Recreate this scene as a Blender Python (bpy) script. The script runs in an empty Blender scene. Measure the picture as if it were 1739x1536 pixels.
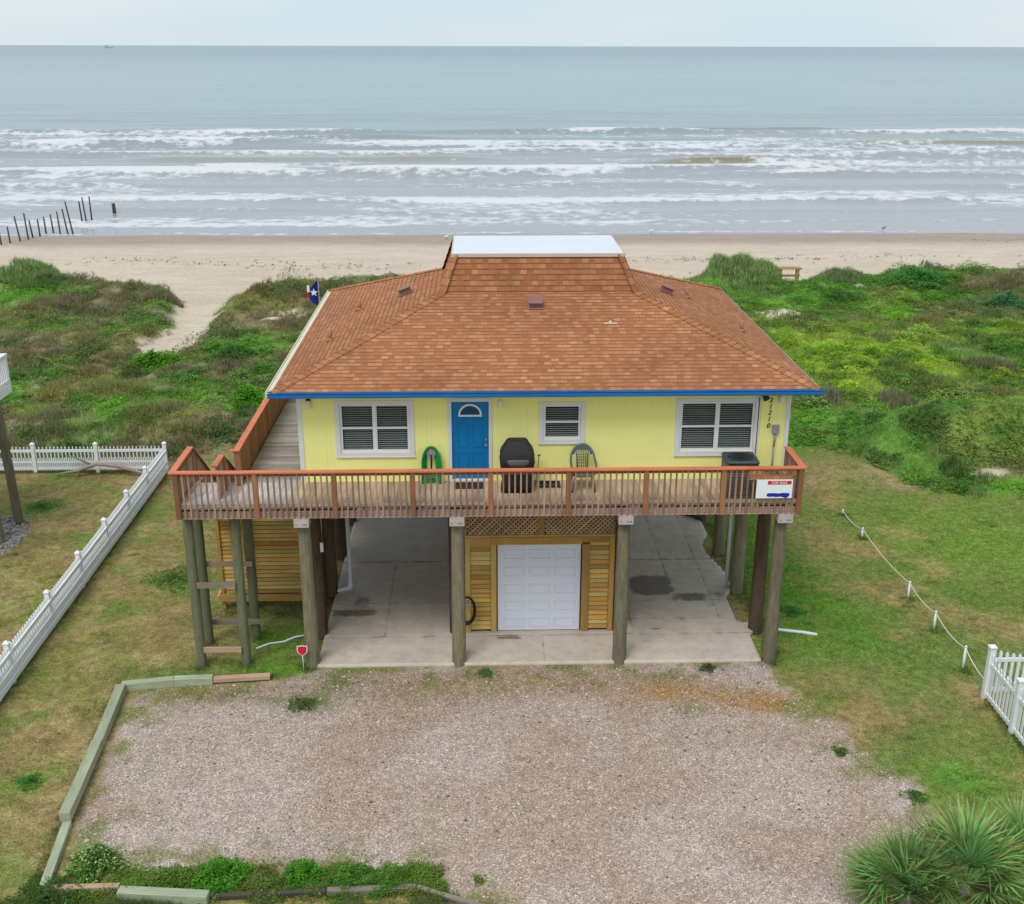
import bpy, math, random
import numpy as np
from mathutils import Vector, Matrix, Euler
random.seed(7); rng = np.random.default_rng(11)
S = bpy.context.scene; COL = S.collection
R = math.radians
# ------------------------------------------------------------ camera
f_px = 1900.0
th = math.atan(690/f_px); ps = R(1.7); ro = R(.12)
CAM = Vector((-1.437, -24.27, 14.4))
fw = Vector((math.sin(ps)*math.cos(th), math.cos(ps)*math.cos(th), -math.sin(th)))
r0 = Vector((math.cos(ps), -math.sin(ps), 0)); u0 = r0.cross(fw)
rt = r0*math.cos(ro)+u0*math.sin(ro); up = -r0*math.sin(ro)+u0*math.cos(ro)
cd = bpy.data.cameras.new('camera'); cam = bpy.data.objects.new('camera', cd); COL.objects.link(cam)
m = Matrix((rt, up, -fw)).transposed().to_4x4(); m.translation = CAM; cam.matrix_world = m
cd.sensor_width = 36; cd.sensor_fit = 'HORIZONTAL'; cd.lens = f_px/1739*36; cd.clip_end = 60000; cd.clip_start = .3
S.camera = cam
S.render.resolution_x = 1024; S.render.resolution_y = 904
# ------------------------------------------------------------ world, sun, exposure
SUN_EL, SUN_AZ = R(58), R(208)      # high, behind the camera, thick cloud
w = bpy.data.worlds.new('World'); S.world = w; w.use_nodes = True
nt = w.node_tree; nt.nodes.clear()
out = nt.nodes.new('ShaderNodeOutputWorld'); bg = nt.nodes.new('ShaderNodeBackground'); bg.inputs[1].default_value = .1
sky = nt.nodes.new('ShaderNodeTexSky'); sky.sky_type = 'NISHITA'; sky.sun_disc = False
sky.sun_elevation = SUN_EL; sky.sun_rotation = SUN_AZ; sky.dust_density = 3
tc = nt.nodes.new('ShaderNodeTexCoord'); mp = nt.nodes.new('ShaderNodeMapping'); mp.inputs['Scale'].default_value = (1.2, 1.2, 7)
nz = nt.nodes.new('ShaderNodeTexNoise'); nz.inputs['Scale'].default_value = 2.2; nz.inputs['Detail'].default_value = 5
cr = nt.nodes.new('ShaderNodeValToRGB'); cr.color_ramp.elements[0].position = .3; cr.color_ramp.elements[1].position = .7
cr.color_ramp.elements[0].color = (5.0, 6.3, 7.0, 1); cr.color_ramp.elements[1].color = (6.2, 6.8, 7.1, 1)
mx = nt.nodes.new('ShaderNodeMixRGB'); mx.inputs[0].default_value = .9
L = nt.links.new
L(tc.outputs['Generated'], mp.inputs[0]); L(mp.outputs[0], nz.inputs[0]); L(nz.outputs[0], cr.inputs[0])
L(sky.outputs[0], mx.inputs[1]); L(cr.outputs[0], mx.inputs[2]); L(mx.outputs[0], bg.inputs[0]); L(bg.outputs[0], out.inputs[0])
sd = bpy.data.lights.new('sun', 'SUN'); sd.energy = 1.5; sd.angle = R(28); sd.color = (1, .97, .93)
so = bpy.data.objects.new('sun', sd); COL.objects.link(so)
sv = Vector((math.sin(SUN_AZ)*math.cos(SUN_EL), math.cos(SUN_AZ)*math.cos(SUN_EL), math.sin(SUN_EL)))
so.rotation_euler = sv.to_track_quat('Z', 'Y').to_euler()
S.view_settings.view_transform = 'Standard'; S.view_settings.look = 'None'; S.view_settings.exposure = 0.38; S.view_settings.gamma = 1

# ------------------------------------------------------------ numpy noise
def vnoise(x, y, seed=0):
    xi = np.floor(x).astype(np.int64); yi = np.floor(y).astype(np.int64); fx = x-xi; fy = y-yi
    fx = fx*fx*(3-2*fx); fy = fy*fy*(3-2*fy)
    def h(a, b):
        n = (a*374761393+b*668265263+seed*974634777) & 0xffffffff
        n = ((n ^ (n >> 13))*1274126177) & 0xffffffff
        return ((n ^ (n >> 16)) & 0xffff)/65535.
    return (h(xi, yi)*(1-fx)+h(xi+1, yi)*fx)*(1-fy)+(h(xi, yi+1)*(1-fx)+h(xi+1, yi+1)*fx)*fy
def fbm(x, y, sc, seed=0, oct=4):
    x = np.asarray(x, float)/sc; y = np.asarray(y, float)/sc; a = .5; s = 0; t = 0
    for i in range(oct):
        s = s+a*vnoise(x, y, seed+i*17); t += a; a *= .5; x = x*2.03+5.1; y = y*2.03+1.7
    return s/t
def ss(a, b, v): t = np.clip((v-a)/(b-a), 0, 1); return t*t*(3-2*t)
def sdpoly(x, y, P):
    d = np.full(x.shape, 1e9); ins = np.zeros(x.shape, bool)
    for i in range(len(P)):
        ax, ay = P[i]; bx, by = P[(i+1) % len(P)]
        t = np.clip(((x-ax)*(bx-ax)+(y-ay)*(by-ay))/((bx-ax)**2+(by-ay)**2), 0, 1)
        d = np.minimum(d, np.hypot(x-ax-t*(bx-ax), y-ay-t*(by-ay)))
        c = ((ay > y) != (by > y)) & (x < (bx-ax)*(y-ay)/((by-ay) if by != ay else 1e-9)+ax)
        ins ^= c
    return np.where(ins, d, -d)

# ------------------------------------------------------------ materials
class NT:
    def __init__(s, name):
        s.m = bpy.data.materials.new(name); s.m.use_nodes = True; s.t = s.m.node_tree
        s.b = s.t.nodes['Principled BSDF']; s.b.inputs['Specular IOR Level'].default_value = .3
    def n(s, typ, **kw):
        o = s.t.nodes.new('ShaderNode'+typ)
        for k, v in kw.items():
            if k.startswith('i_'): o.inputs[k[2:].replace('_', ' ')].default_value = v
            else: setattr(o, k, v)
        return o
    def l(s, a, b): s.t.links.new(a, b)
    def attr(s, name, geo='Fac'): return s.n('Attribute', attribute_name=name).outputs[geo]
    def coord(s, kind='Object', scale=(1, 1, 1), off=None):
        if kind == 'UV': c = s.n('UVMap').outputs[0]
        else: c = s.n('TexCoord').outputs[kind]
        mpp = s.n('Mapping'); mpp.inputs['Scale'].default_value = scale; s.l(c, mpp.inputs[0]); return mpp.outputs[0]
    def noise(s, co, scale, detail=4, rough=.55):
        o = s.n('TexNoise', i_Scale=scale, i_Detail=detail, i_Roughness=rough); s.l(co, o.inputs['Vector']); return o.outputs[0]
    def ramp(s, v, stops):
        o = s.n('ValToRGB'); e = o.color_ramp.elements
        while len(e) < len(stops): e.new(.5)
        for q, (p, c) in zip(e, stops):
            q.position = p; q.color = (*c, 1) if isinstance(c, tuple) else (c, c, c, 1)
        s.l(v, o.inputs[0]); return o.outputs[0]
    def mix(s, a, b, fac, mode='MIX'):
        o = s.n('MixRGB', blend_type=mode)
        for i, v in ((0, fac), (1, a), (2, b)):
            if isinstance(v, (int, float)): o.inputs[i].default_value = v if i == 0 else (v, v, v, 1)
            elif isinstance(v, tuple): o.inputs[i].default_value = (*v, 1)
            else: s.l(v, o.inputs[i])
        return o.outputs[0]
    def math(s, op, a, b=0.):
        o = s.n('Math', operation=op)
        for i, v in ((0, a), (1, b)):
            if isinstance(v, (int, float)): o.inputs[i].default_value = v
            else: s.l(v, o.inputs[i])
        return o.outputs[0]
    def bump(s, h, strength=.3, dist=.01):
        o = s.n('Bump', i_Strength=strength, i_Distance=dist); s.l(h, o.inputs['Height']); s.l(o.outputs[0], s.b.inputs['Normal'])
    def base(s, c):
        if isinstance(c, tuple): s.b.inputs['Base Color'].default_value = (*c, 1)
        else: s.l(c, s.b.inputs['Base Color'])
def paint(name, c, rough=.5, var=.08, dirt=.0, dirtc=(.2, .18, .14), metal=0):
    t = NT(name); co = t.coord('Object'); n1 = t.noise(co, 1.3, 5); n2 = t.noise(co, 40, 2)
    k = t.ramp(n1, [(.3, 1-var), (.7, 1.0)]); k2 = t.ramp(n2, [(.3, 1-var*.5), (.7, 1.)])
    col = t.mix(t.mix(c, k, 1., 'MULTIPLY'), k2, 1., 'MULTIPLY')
    if dirt:
        d = t.ramp(t.noise(t.coord('Object', (3, 3, .8)), 2.5, 6, .65), [(.5, 0.), (.75, dirt)]); col = t.mix(col, dirtc, d)
    t.base(col); t.b.inputs['Roughness'].default_value = rough; t.b.inputs['Metallic'].default_value = metal
    t.bump(n2, .08, .003); return t.m
def siding(name, c):
    t = NT(name); co = t.coord('Object'); n1 = t.noise(co, .9, 6, .65); sp = t.n('SeparateXYZ'); t.l(co, sp.inputs[0])
    g = t.math('LESS_THAN', t.math('FRACT', t.math('DIVIDE', sp.outputs[0], .2032)), .05); seam = t.math('LESS_THAN', t.math('FRACT', t.math('DIVIDE', t.math('ADD', sp.outputs[0], .31), 1.2192)), .009)
    run = t.noise(t.coord('Object', (5, 5, .35)), 2.0, 5, .7)
    col = t.mix(c, t.ramp(n1, [(.3, .93), (.7, 1.0)]), 1., 'MULTIPLY'); col = t.mix(col, (.55, .54, .26), t.ramp(run, [(.5, 0.), (.8, .16)]))
    col = t.mix(col, (.58, .56, .2), t.math('MULTIPLY', seam, .35)); col = t.mix(col, (.66, .65, .2), t.math('MULTIPLY', g, .10))
    t.base(col); t.b.inputs['Roughness'].default_value = .75; t.bump(t.math('ADD', t.math('MULTIPLY', g, -.25), t.noise(t.coord('Object', (30, 30, 2)), 2, 3)), .3, .006); return t.m
def wood(name, a, b, rv=.5, rough=.8, knots=0., c3=None, grain=26):
    """a,b grain colours, rv: brightness spread board to board, c3: second board hue"""
    t = NT(name); co = t.coord('UV', (1.2, grain, 1)); co2 = t.coord('UV', (.8, 3, 1)); rn = t.attr('rnd')
    g = t.noise(co, 1.6, 5, .7); g2 = t.noise(co2, 1.2, 3)
    col = t.mix(a, b, t.ramp(g, [(.35, 0.), (.65, 1.)]))
    if c3: col = t.mix(col, c3, t.ramp(t.math('FRACT', t.math('MULTIPLY', rn, 7.31)), [(.35, 0.), (.8, .85)]))
    col = t.mix(col, t.ramp(g2, [(.3, .78), (.7, 1.08)]), 1., 'MULTIPLY')
    col = t.mix(col, t.ramp(rn, [(0., 1-rv), (1., 1+rv*.35)]), 1., 'MULTIPLY')
    if knots:
        v = t.n('TexVoronoi', i_Scale=2.3); t.l(t.coord('UV', (1, 3, 1)), v.inputs['Vector'])
        col = t.mix(col, (.10, .05, .02), t.ramp(v.outputs['Distance'], [(.06, knots), (.12, 0.)]))
    t.base(col); t.b.inputs['Roughness'].default_value = rough; t.bump(g, .35, .006); return t.m
def shingle(name, dark=1.):
    t = NT(name); uv = t.n('UVMap').outputs[0]; sp = t.n('SeparateXYZ'); t.l(uv, sp.inputs[0])
    ex = .148
    rv = t.math('DIVIDE', sp.outputs[1], ex); row = t.math('FLOOR', rv); fr = t.math('FRACT', rv)
    wn = t.n('TexWhiteNoise', noise_dimensions='1D'); t.l(row, wn.inputs['W'])
    # tabs of uneven width: wobble u with a low noise per row
    cmb = t.n('CombineXYZ'); t.l(t.math('MULTIPLY', sp.outputs[0], 2.1), cmb.inputs[0]); t.l(t.math('MULTIPLY', row, 5.37), cmb.inputs[1])
    wob = t.noise(cmb.outputs[0], 1.0, 1)
    uu = t.math('ADD', t.math('DIVIDE', sp.outputs[0], .165), t.math('ADD', t.math('MULTIPLY', wn.outputs[0], 13.), t.math('MULTIPLY', wob, .7)))
    tab = t.math('FLOOR', uu); fu = t.math('FRACT', uu)
    c2 = t.n('CombineXYZ'); t.l(tab, c2.inputs[0]); t.l(row, c2.inputs[1])
    w2 = t.n('TexWhiteNoise', noise_dimensions='2D'); t.l(c2.outputs[0], w2.inputs['Vector'])
    v = w2.outputs[0]
    col = t.ramp(v, [(0., (.32, .125, .052)), (.3, (.37, .15, .065)), (.65, (.41, .172, .08)), (.88, (.44, .198, .095)), (1., (.48, .235, .12))])
    big = t.noise(t.coord('Object'), .6, 4); col = t.mix(col, t.ramp(big, [(.3, .85), (.7, 1.08)]), 1., 'MULTIPLY')
    gr = t.noise(t.coord('Object'), 45, 4, .7); col = t.mix(col, t.ramp(gr, [(.3, .72), (.7, 1.2)]), 1., 'MULTIPLY')
    stk = t.noise(t.coord('UV', (2.2, .25, 1)), 1.6, 5, .65); col = t.mix(col, (.22, .12, .075), t.ramp(stk, [(.5, 0.), (.75, .35)]))
    # raised tabs: butt edge at lower end; granule band and course shadow painted into colour
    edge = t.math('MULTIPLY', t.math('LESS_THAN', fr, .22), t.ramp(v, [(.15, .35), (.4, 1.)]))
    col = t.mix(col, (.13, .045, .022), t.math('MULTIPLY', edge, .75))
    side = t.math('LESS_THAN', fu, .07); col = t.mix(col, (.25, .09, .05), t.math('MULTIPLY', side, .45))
    h = t.math('SUBTRACT', t.math('MULTIPLY', t.math('SUBTRACT', 1., fr), .7), t.math('MULTIPLY', edge, .8))
    if dark != 1.: col = t.mix(col, dark, 1., 'MULTIPLY')
    t.base(col); t.b.inputs['Roughness'].default_value = .95; t.b.inputs['Specular IOR Level'].default_value = .15
    t.bump(h, .5, .012); return t.m
def foliage(name, rough=.75):
    t = NT(name); c = t.attr('col', 'Color'); t.base(c); t.b.inputs['Roughness'].default_value = rough
    t.b.inputs['Specular IOR Level'].default_value = .15
    tr = t.n('BsdfTranslucent'); t.l(c, tr.inputs[0]); mxs = t.n('MixShader', i_Fac=.42)
    o = t.t.nodes['Material Output']; t.l(t.b.outputs[0], mxs.inputs[1]); t.l(tr.outputs[0], mxs.inputs[2]); t.l(mxs.outputs[0], o.inputs[0])
    return t.m
def ground_mat():
    t = NT('ground'); c = t.attr('col', 'Color'); mk = t.n('SeparateColor'); t.l(t.attr('mask', 'Color'), mk.inputs[0])
    gv, sn = mk.outputs[0], mk.outputs[1]
    co = t.coord('Object'); n1 = t.noise(co, 22, 5, .75); n2 = t.noise(co, 5, 4, .6); n3 = t.noise(co, 70, 2, .6)
    grass = t.mix(t.mix(c, t.ramp(n1, [(.34, .5), (.66, 1.55)]), 1., 'MULTIPLY'), t.ramp(n2, [(.32, .72), (.68, 1.28)]), 1., 'MULTIPLY')
    vo = t.n('TexVoronoi', i_Scale=46.); t.l(co, vo.inputs['Vector'])
    vs = t.n('SeparateColor'); t.l(vo.outputs['Color'], vs.inputs[0])
    peb = t.ramp(vs.outputs[0], [(0., .5), (.35, .84), (.7, 1.08), (.88, 1.4), (1., 2.1)])
    dirtk = t.ramp(n2, [(.3, .85), (.7, 1.15)])
    lay = t.ramp(t.noise(co, 1.7, 6, .7), [(.4, .8), (.62, 1.)])
    grav = t.mix(t.mix(c, peb, lay, 'MULTIPLY'), dirtk, 1., 'MULTIPLY')
    pr = t.noise(t.coord('Object', (1, 1, 1)), 3.2, 5, .75); c_s = t.mix(c, t.ramp(pr, [(.35, .86), (.6, 1.04)]), 1., 'MULTIPLY')
    sand = t.mix(t.mix(c_s, t.ramp(n3, [(.3, .9), (.7, 1.08)]), 1., 'MULTIPLY'), t.ramp(t.noise(t.coord('Object', (.35, 1, 1)), .9, 5), [(.3, .9), (.7, 1.07)]), 1., 'MULTIPLY')
    col = t.mix(t.mix(grass, grav, gv), sand, sn)
    t.base(col); t.b.inputs['Roughness'].default_value = .95; t.b.inputs['Specular IOR Level'].default_value = .1
    hh = t.math('ADD', t.math('MULTIPLY', n1, .8), t.math('MULTIPLY', n2, .6)); t.bump(hh, .5, .03); return t.m
def sea_mat():
    t = NT('sea'); fo = t.attr('foam'); geo = t.n('NewGeometry').outputs['Position']
    def pn(sc, s3, d=4):
        mpp = t.n('Mapping'); mpp.inputs['Scale'].default_value = s3; t.l(geo, mpp.inputs[0]); return t.noise(mpp.outputs[0], sc, d, .65)
    nf = pn(1.3, (.5, .5, 1), 8); nf2 = pn(.22, (.5, 1, 1), 5)
    k = t.math('ADD', fo, t.math('MULTIPLY', t.math('SUBTRACT', nf, .5), 2.3)); k = t.math('ADD', k, t.math('MULTIPLY', t.math('SUBTRACT', nf2, .5), 1.1))
    k = t.ramp(k, [(.43, 0.), (.62, .6), (.85, 1.)])
    wc = t.attr('wcol', 'Color')
    col = t.mix(wc, (.60, .60, .62), k)
    t.base(col); t.l(t.ramp(k, [(0., .22), (1., .85)]), t.b.inputs['Roughness']); t.b.inputs['IOR'].default_value = 1.33
    t.b.inputs['Specular IOR Level'].default_value = .5
    b1 = pn(.9, (.3, 1, 1), 5); b2 = pn(.12, (.22, 1, 1), 6)
    t.bump(t.math('ADD', t.math('MULTIPLY', b1, .35), t.math('MULTIPLY', b2, 1.8)), .75, .4); return t.m
def concrete(name):
    t = NT(name); co = t.coord('Object'); n1 = t.noise(co, .5, 6, .6); n2 = t.noise(co, 60, 3); n3 = t.noise(co, 3, 6, .7)
    col = t.ramp(n1, [(.3, (.46, .39, .32)), (.7, (.61, .525, .44))]); col = t.mix(col, t.ramp(n2, [(.3, .88), (.7, 1.08)]), 1., 'MULTIPLY')
    col = t.mix(col, t.ramp(n3, [(.45, 1.), (.75, .75)]), 1., 'MULTIPLY')
    st = t.attr('stain'); k = t.ramp(t.math('ADD', st, t.math('MULTIPLY', t.math('SUBTRACT', n3, .5), 1.1)), [(.35, 0.), (.75, .75)])
    col = t.mix(col, (.09, .075, .06), k); t.base(col); t.b.inputs['Roughness'].default_value = .85; t.bump(n2, .1, .004); return t.m
def glass():
    t = NT('window_glass'); t.b.inputs['Base Color'].default_value = (.02, .03, .03, 1); t.b.inputs['Roughness'].default_value = .05
    t.b.inputs['Alpha'].default_value = .25; t.b.inputs['Specular IOR Level'].default_value = .6; return t.m
M = dict(
    yellow=siding('yellow_siding', (.95, .91, .32)), white=paint('white_trim', (.74, .73, .76), .5, .06, .25, (.5, .48, .48)),
    vinyl=paint('white_vinyl', (.80, .81, .83), .4, .05, .15, (.5, .5, .47)), cream=paint('cream_fascia', (.72, .66, .52), .6, .1, .3, (.4, .35, .3)),
    blue=paint('blue_gutter', (.0, .135, .42), .35, .2), door=paint('blue_door', (.0, .20, .50), .5, .12),
    flat=paint('white_membrane', (.66, .69, .74), .6, .05, .4, (.5, .52, .55)), capw=paint('beam_cap', (.52, .44, .42), .7, .1, .5, (.35, .28, .26)),
    orange=wood('orange_stained_rail', (.68, .21, .10), (.56, .155, .07), .15, .6), brown=wood('brown_stained_wood', (.42, .19, .095), (.28, .12, .06), .35, .7),
    bal=wood('baluster_wood', (.50, .31, .22), (.34, .19, .13), .45, .75), rim=wood('rim_wood', (.52, .37, .31), (.40, .265, .215), .25, .75),
    deckb=wood('deck_boards', (.56, .43, .31), (.40, .29, .20), .3, .85), grey=wood('weathered_boards', (.46, .42, .38), (.27, .24, .21), .35, .9),
    pale=wood('pale_landing_boards', (.66, .62, .60), (.50, .45, .42), .25, .9),
    pile=wood('weathered_pile', (.27, .24, .15), (.16, .135, .085), .25, .9, grain=14), piled=wood('dark_brown_pile', (.14, .09, .055), (.085, .055, .035), .3, .9, grain=14),
    pileg=wood('green_grey_post', (.20, .21, .12), (.12, .125, .075), .25, .9, grain=14),
    louv=wood('treated_pine', (.62, .37, .10), (.47, .24, .05), .35, .75, .5, (.60, .46, .15)), louvo=wood('orange_pine', (.52, .30, .08), (.40, .20, .045), .3, .75, .4, (.55, .40, .13)),
    green_timber=wood('treated_timber', (.44, .48, .33), (.30, .33, .22), .2, .85, .3), pink_timber=wood('pinkish_timber', (.56, .38, .26), (.44, .28, .19), .2, .85),
    pink=wood('pinkish_boards', (.40, .30, .25), (.28, .20, .16), .2, .85), drift=wood('driftwood', (.36, .30, .25), (.24, .19, .15), .3, .9), groyne=wood('groyne_post', (.10, .085, .07), (.05, .045, .04), .5, .9),
    lattice=wood('lattice_wood', (.52, .31, .17), (.40, .22, .11), .3, .8, 0, (.50, .40, .22)),
    shingle=shingle('shingles'), conc=concrete('concrete'), dark=paint('unlit_backing', (.012, .012, .013), .9, .2), joist=wood('joist_wood', (.13, .08, .05), (.08, .05, .03), .3, .9),
    blind=paint('blind_slats', (.78, .84, .82), .6, .05), glass=glass(), cover=paint('black_cover', (.028, .027, .029), .65, .35), covg=paint('cover_band', (.14, .13, .14), .6, .2),
    black=paint('black_plastic', (.015, .015, .017), .5, .2), metal=paint('grey_metal', (.30, .32, .33), .45, .1, .2), acside=paint('ac_side', (.16, .14, .125), .5, .1), actop=paint('ac_top', (.055, .075, .085), .5, .2),
    green=paint('green_hose', (.012, .32, .07), .4, .15), chair=paint('green_grey_resin', (.11, .155, .145), .5, .2, .2, (.3, .32, .32)), pvc=paint('white_pvc', (.72, .72, .76), .4, .05),
    brass=paint('brass', (.70, .48, .15), .4, .2), red=paint('red_panel', (.70, .01, .045), .5, .03), signw=paint('white_board', (.78, .84, .85), .5, .02), navy=paint('navy_marker', (.012, .025, .36), .5, .03),
    signblue=paint('flag_blue', (.012, .03, .25), .8, .1), flagw=paint('flag_white', (.78, .78, .8), .8, .05), flagr=paint('flag_red', (.6, .02, .03), .8, .05),
    mat=paint('door_mat', (.05, .035, .03), .9, .4), vent=paint('roof_vent', (.26, .13, .11), .5, .1), pipe=paint('vent_pipe', (.36, .17, .10), .6, .1), lead=paint('flashing', (.62, .50, .42), .6, .1),
    lamp=paint('lamp_glass', (.75, .75, .74), .3, .02), rubble=paint('rubble', (.42, .39, .36), .9, .4), rope=paint('rope', (.72, .70, .66), .8, .1), stone=paint('shell', (.75, .70, .66), .8, .2), weed=paint('seaweed', (.16, .11, .07), .9, .4),
    bird=paint('bird_feathers', (.8, .8, .8), .7, .1), birdd=paint('dark_feathers', (.15, .14, .13), .8, .1),
    leaf=foliage('foliage'), ground=ground_mat(), sea=sea_mat(), stripe=paint('blue_grey_slats', (.36, .38, .52), .6, .1), hull=paint('hazed_hull', (.42, .47, .5), .6, .1), garage=paint('garage_door_white', (.66, .68, .76), .45, .03))

# ------------------------------------------------------------ mesh builder
class MB:
    def __init__(s): s.v = []; s.f = []; s.uv = []; s.r = []; s.sm = []
    def face(s, idx, uvs, r, sm=False): s.f.append(idx); s.uv.append(uvs); s.r.append(r); s.sm.append(sm)
    def obox(s, c, size, rot=None, r=None):
        """box centred at c; uv.u runs along the longest side in metres"""
        r = random.random() if r is None else r; c = Vector(c); h = Vector(size)*.5; n = len(s.v)
        lo = max(range(3), key=lambda i: size[i]); ou, ov = random.random()*20, random.random()*20
        P = []
        for sx in (-1, 1):
            for sy in (-1, 1):
                for sz in (-1, 1): P.append(Vector((sx*h.x, sy*h.y, sz*h.z)))
        for p in P: s.v.append(tuple((rot @ p if rot else p)+c))
        for q, ax in (((0, 1, 3, 2), 0), ((4, 6, 7, 5), 0), ((0, 4, 5, 1), 1), ((2, 3, 7, 6), 1), ((0, 2, 6, 4), 2), ((1, 5, 7, 3), 2)):
            oth = [i for i in range(3) if i != ax]
            a = lo if lo in oth else oth[0]; b = [i for i in oth if i != a][0]
            s.face([n+i for i in q], [(P[i][a]+ou, P[i][b]+ov+ax*.3) for i in q], r)
    def box(s, x0, x1, y0, y1, z0, z1, r=None):
        s.obox(((x0+x1)/2, (y0+y1)/2, (z0+z1)/2), (abs(x1-x0), abs(y1-y0), abs(z1-z0)), None, r)
    def bar(s, p, q, w, h, r=None, upv=(0, 0, 1)):
        p, q = Vector(p), Vector(q); d = q-p; x = d.normalized(); u = Vector(upv)
        if abs(x.dot(u)) > .98: u = Vector((0, 1, 0))
        y = u.cross(x).normalized(); z = x.cross(y); s.obox((p+q)/2, (d.length, w, h), Matrix((x, y, z)).transposed(), r)
    def cyl(s, p, q, ra, rb=None, n=14, cap=True, r=None):
        rb = ra if rb is None else rb; r = random.random() if r is None else r
        p, q = Vector(p), Vector(q); d = (q-p).normalized(); a = Vector((1, 0, 0)) if abs(d.x) < .9 else Vector((0, 1, 0))
        a = (a-d*a.dot(d)).normalized(); b = d.cross(a); k = len(s.v); Ln = (q-p).length; o = random.random()*9
        for c, rr in ((p, ra), (q, rb)):
            for i in range(n):
                t = 2*math.pi*i/n; s.v.append(tuple(c+a*math.cos(t)*rr+b*math.sin(t)*rr))
        for i in range(n):
            j = (i+1) % n; s.face([k+i, k+j, k+n+j, k+n+i], [(o, i/n*ra*6.28), (o, (i+1)/n*ra*6.28), (o+Ln, (i+1)/n*ra*6.28), (o+Ln, i/n*ra*6.28)], r, True)
        if cap:
            for base, rev in ((k, True), (k+n, False)):
                ix = [base+i for i in range(n)]; ix = ix[::-1] if rev else ix
                s.face(ix, [(s.v[i][0], s.v[i][1]) for i in ix], r)
    def tube(s, pts, rad, n=8, r=None):
        r = random.random() if r is None else r; pts = [Vector(p) for p in pts]; k = len(s.v); rads = rad if isinstance(rad, (list, tuple)) else [rad]*len(pts)
        ln = 0; pa = None
        for i, p in enumerate(pts):
            d = (pts[min(i+1, len(pts)-1)]-pts[max(i-1, 0)]).normalized()
            if pa is None: pa = Vector((0, 0, 1)) if abs(d.z) < .9 else Vector((1, 0, 0))
            pa = (pa-d*pa.dot(d)).normalized(); b = d.cross(pa)
            for j in range(n):
                t = 2*math.pi*j/n; s.v.append(tuple(p+pa*math.cos(t)*rads[i]+b*math.sin(t)*rads[i]))
        for i in range(len(pts)-1):
            l2 = ln+(pts[i+1]-pts[i]).length
            for j in range(n):
                j2 = (j+1) % n; a = k+i*n
                s.face([a+j, a+j2, a+n+j2, a+n+j], [(ln, j*.02), (ln, j*.02+.02), (l2, j*.02+.02), (l2, j*.02)], r, True)
            ln = l2
        s.face([k+j for j in range(n)][::-1], [(0, 0)]*n, r); e = k+(len(pts)-1)*n; s.face([e+j for j in range(n)], [(0, 0)]*n, r)
    def poly(s, pts, uvs=None, r=None):
        r = random.random() if r is None else r; k = len(s.v); s.v += [tuple(p) for p in pts]
        if uvs is None:
            nn = (Vector(pts[1])-Vector(pts[0])).cross(Vector(pts[2])-Vector(pts[0])); ax = max(range(3), key=lambda i: abs(nn[i])); o = [i for i in range(3) if i != ax]
            uvs = [(p[o[0]], p[o[1]]) for p in pts]
        s.face(list(range(k, k+len(pts))), uvs, r)
    def prism(s, pts2, a, b, plane='xz', r=None):
        """extrude a 2-D outline from a to b; plane 'xz' extrudes in y, 'xy' in z, 'yz' in x"""
        def T(p, q): return {'xz': (p[0], q, p[1]), 'xy': (p[0], p[1], q), 'yz': (q, p[0], p[1])}[plane]
        r = random.random() if r is None else r; n = len(pts2); A = [T(p, a) for p in pts2]; B = [T(p, b) for p in pts2]
        s.poly(A, None, r); s.poly(B[::-1], None, r)
        for i in range(n): j = (i+1) % n; s.poly([A[j], A[i], B[i], B[j]], None, r)
    def loft(s, rings, r=.5, sm=True, cap=True):
        k = len(s.v); n = len(rings[0])
        for g in rings: s.v += [tuple(p) for p in g]
        for i in range(len(rings)-1):
            for j in range(n): j2 = (j+1) % n; a = k+i*n; s.face([a+j, a+j2, a+n+j2, a+n+j], [(0, 0)]*4, r, sm)
        if cap: s.face([k+j for j in range(n)][::-1], [(0, 0)]*n, r); e = k+(len(rings)-1)*n; s.face([e+j for j in range(n)], [(0, 0)]*n, r)
    def build(s, name, mat, parent=None, bevel=0, recalc=True):
        me = bpy.data.meshes.new(name); me.from_pydata(s.v, [], s.f); me.validate(); me.update()
        if len(me.polygons) == len(s.f):
            uv = me.uv_layers.new(name='UVMap'); fl = [c for q in s.uv for p in q for c in p]; uv.data.foreach_set('uv', fl)
            at = me.attributes.new('rnd', 'FLOAT', 'FACE'); at.data.foreach_set('value', s.r); me.polygons.foreach_set('use_smooth', s.sm)
        if recalc:
            import bmesh
            b = bmesh.new(); b.from_mesh(me); bmesh.ops.recalc_face_normals(b, faces=b.faces); b.to_mesh(me); b.free()
        me.materials.append(M[mat] if isinstance(mat, str) else mat)
        o = bpy.data.objects.new(name, me); COL.objects.link(o)
        if parent: o.parent = parent; o.matrix_parent_inverse = Matrix.Translation(-world_loc(parent))
        if bevel: bm = o.modifiers.new('bevel', 'BEVEL'); bm.width = bevel; bm.segments = 2; bm.limit_method = 'ANGLE'
        return o
def world_loc(o): return Vector(o.location) if o.parent is None else Vector((0, 0, 0))
def thing(name, label, cat, loc=(0, 0, 0), group=None):
    o = bpy.data.objects.new(name, None); COL.objects.link(o); o.location = loc; o.empty_display_size = .2
    o['label'] = label; o['category'] = cat
    if group: o['group'] = group
    return o
def tag(o, label, cat, group=None, kind=None):
    o['label'] = label; o['category'] = cat
    if group: o['group'] = group
    if kind: o['kind'] = kind
    return o
def structure(o): o['kind'] = 'structure'; return o
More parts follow.
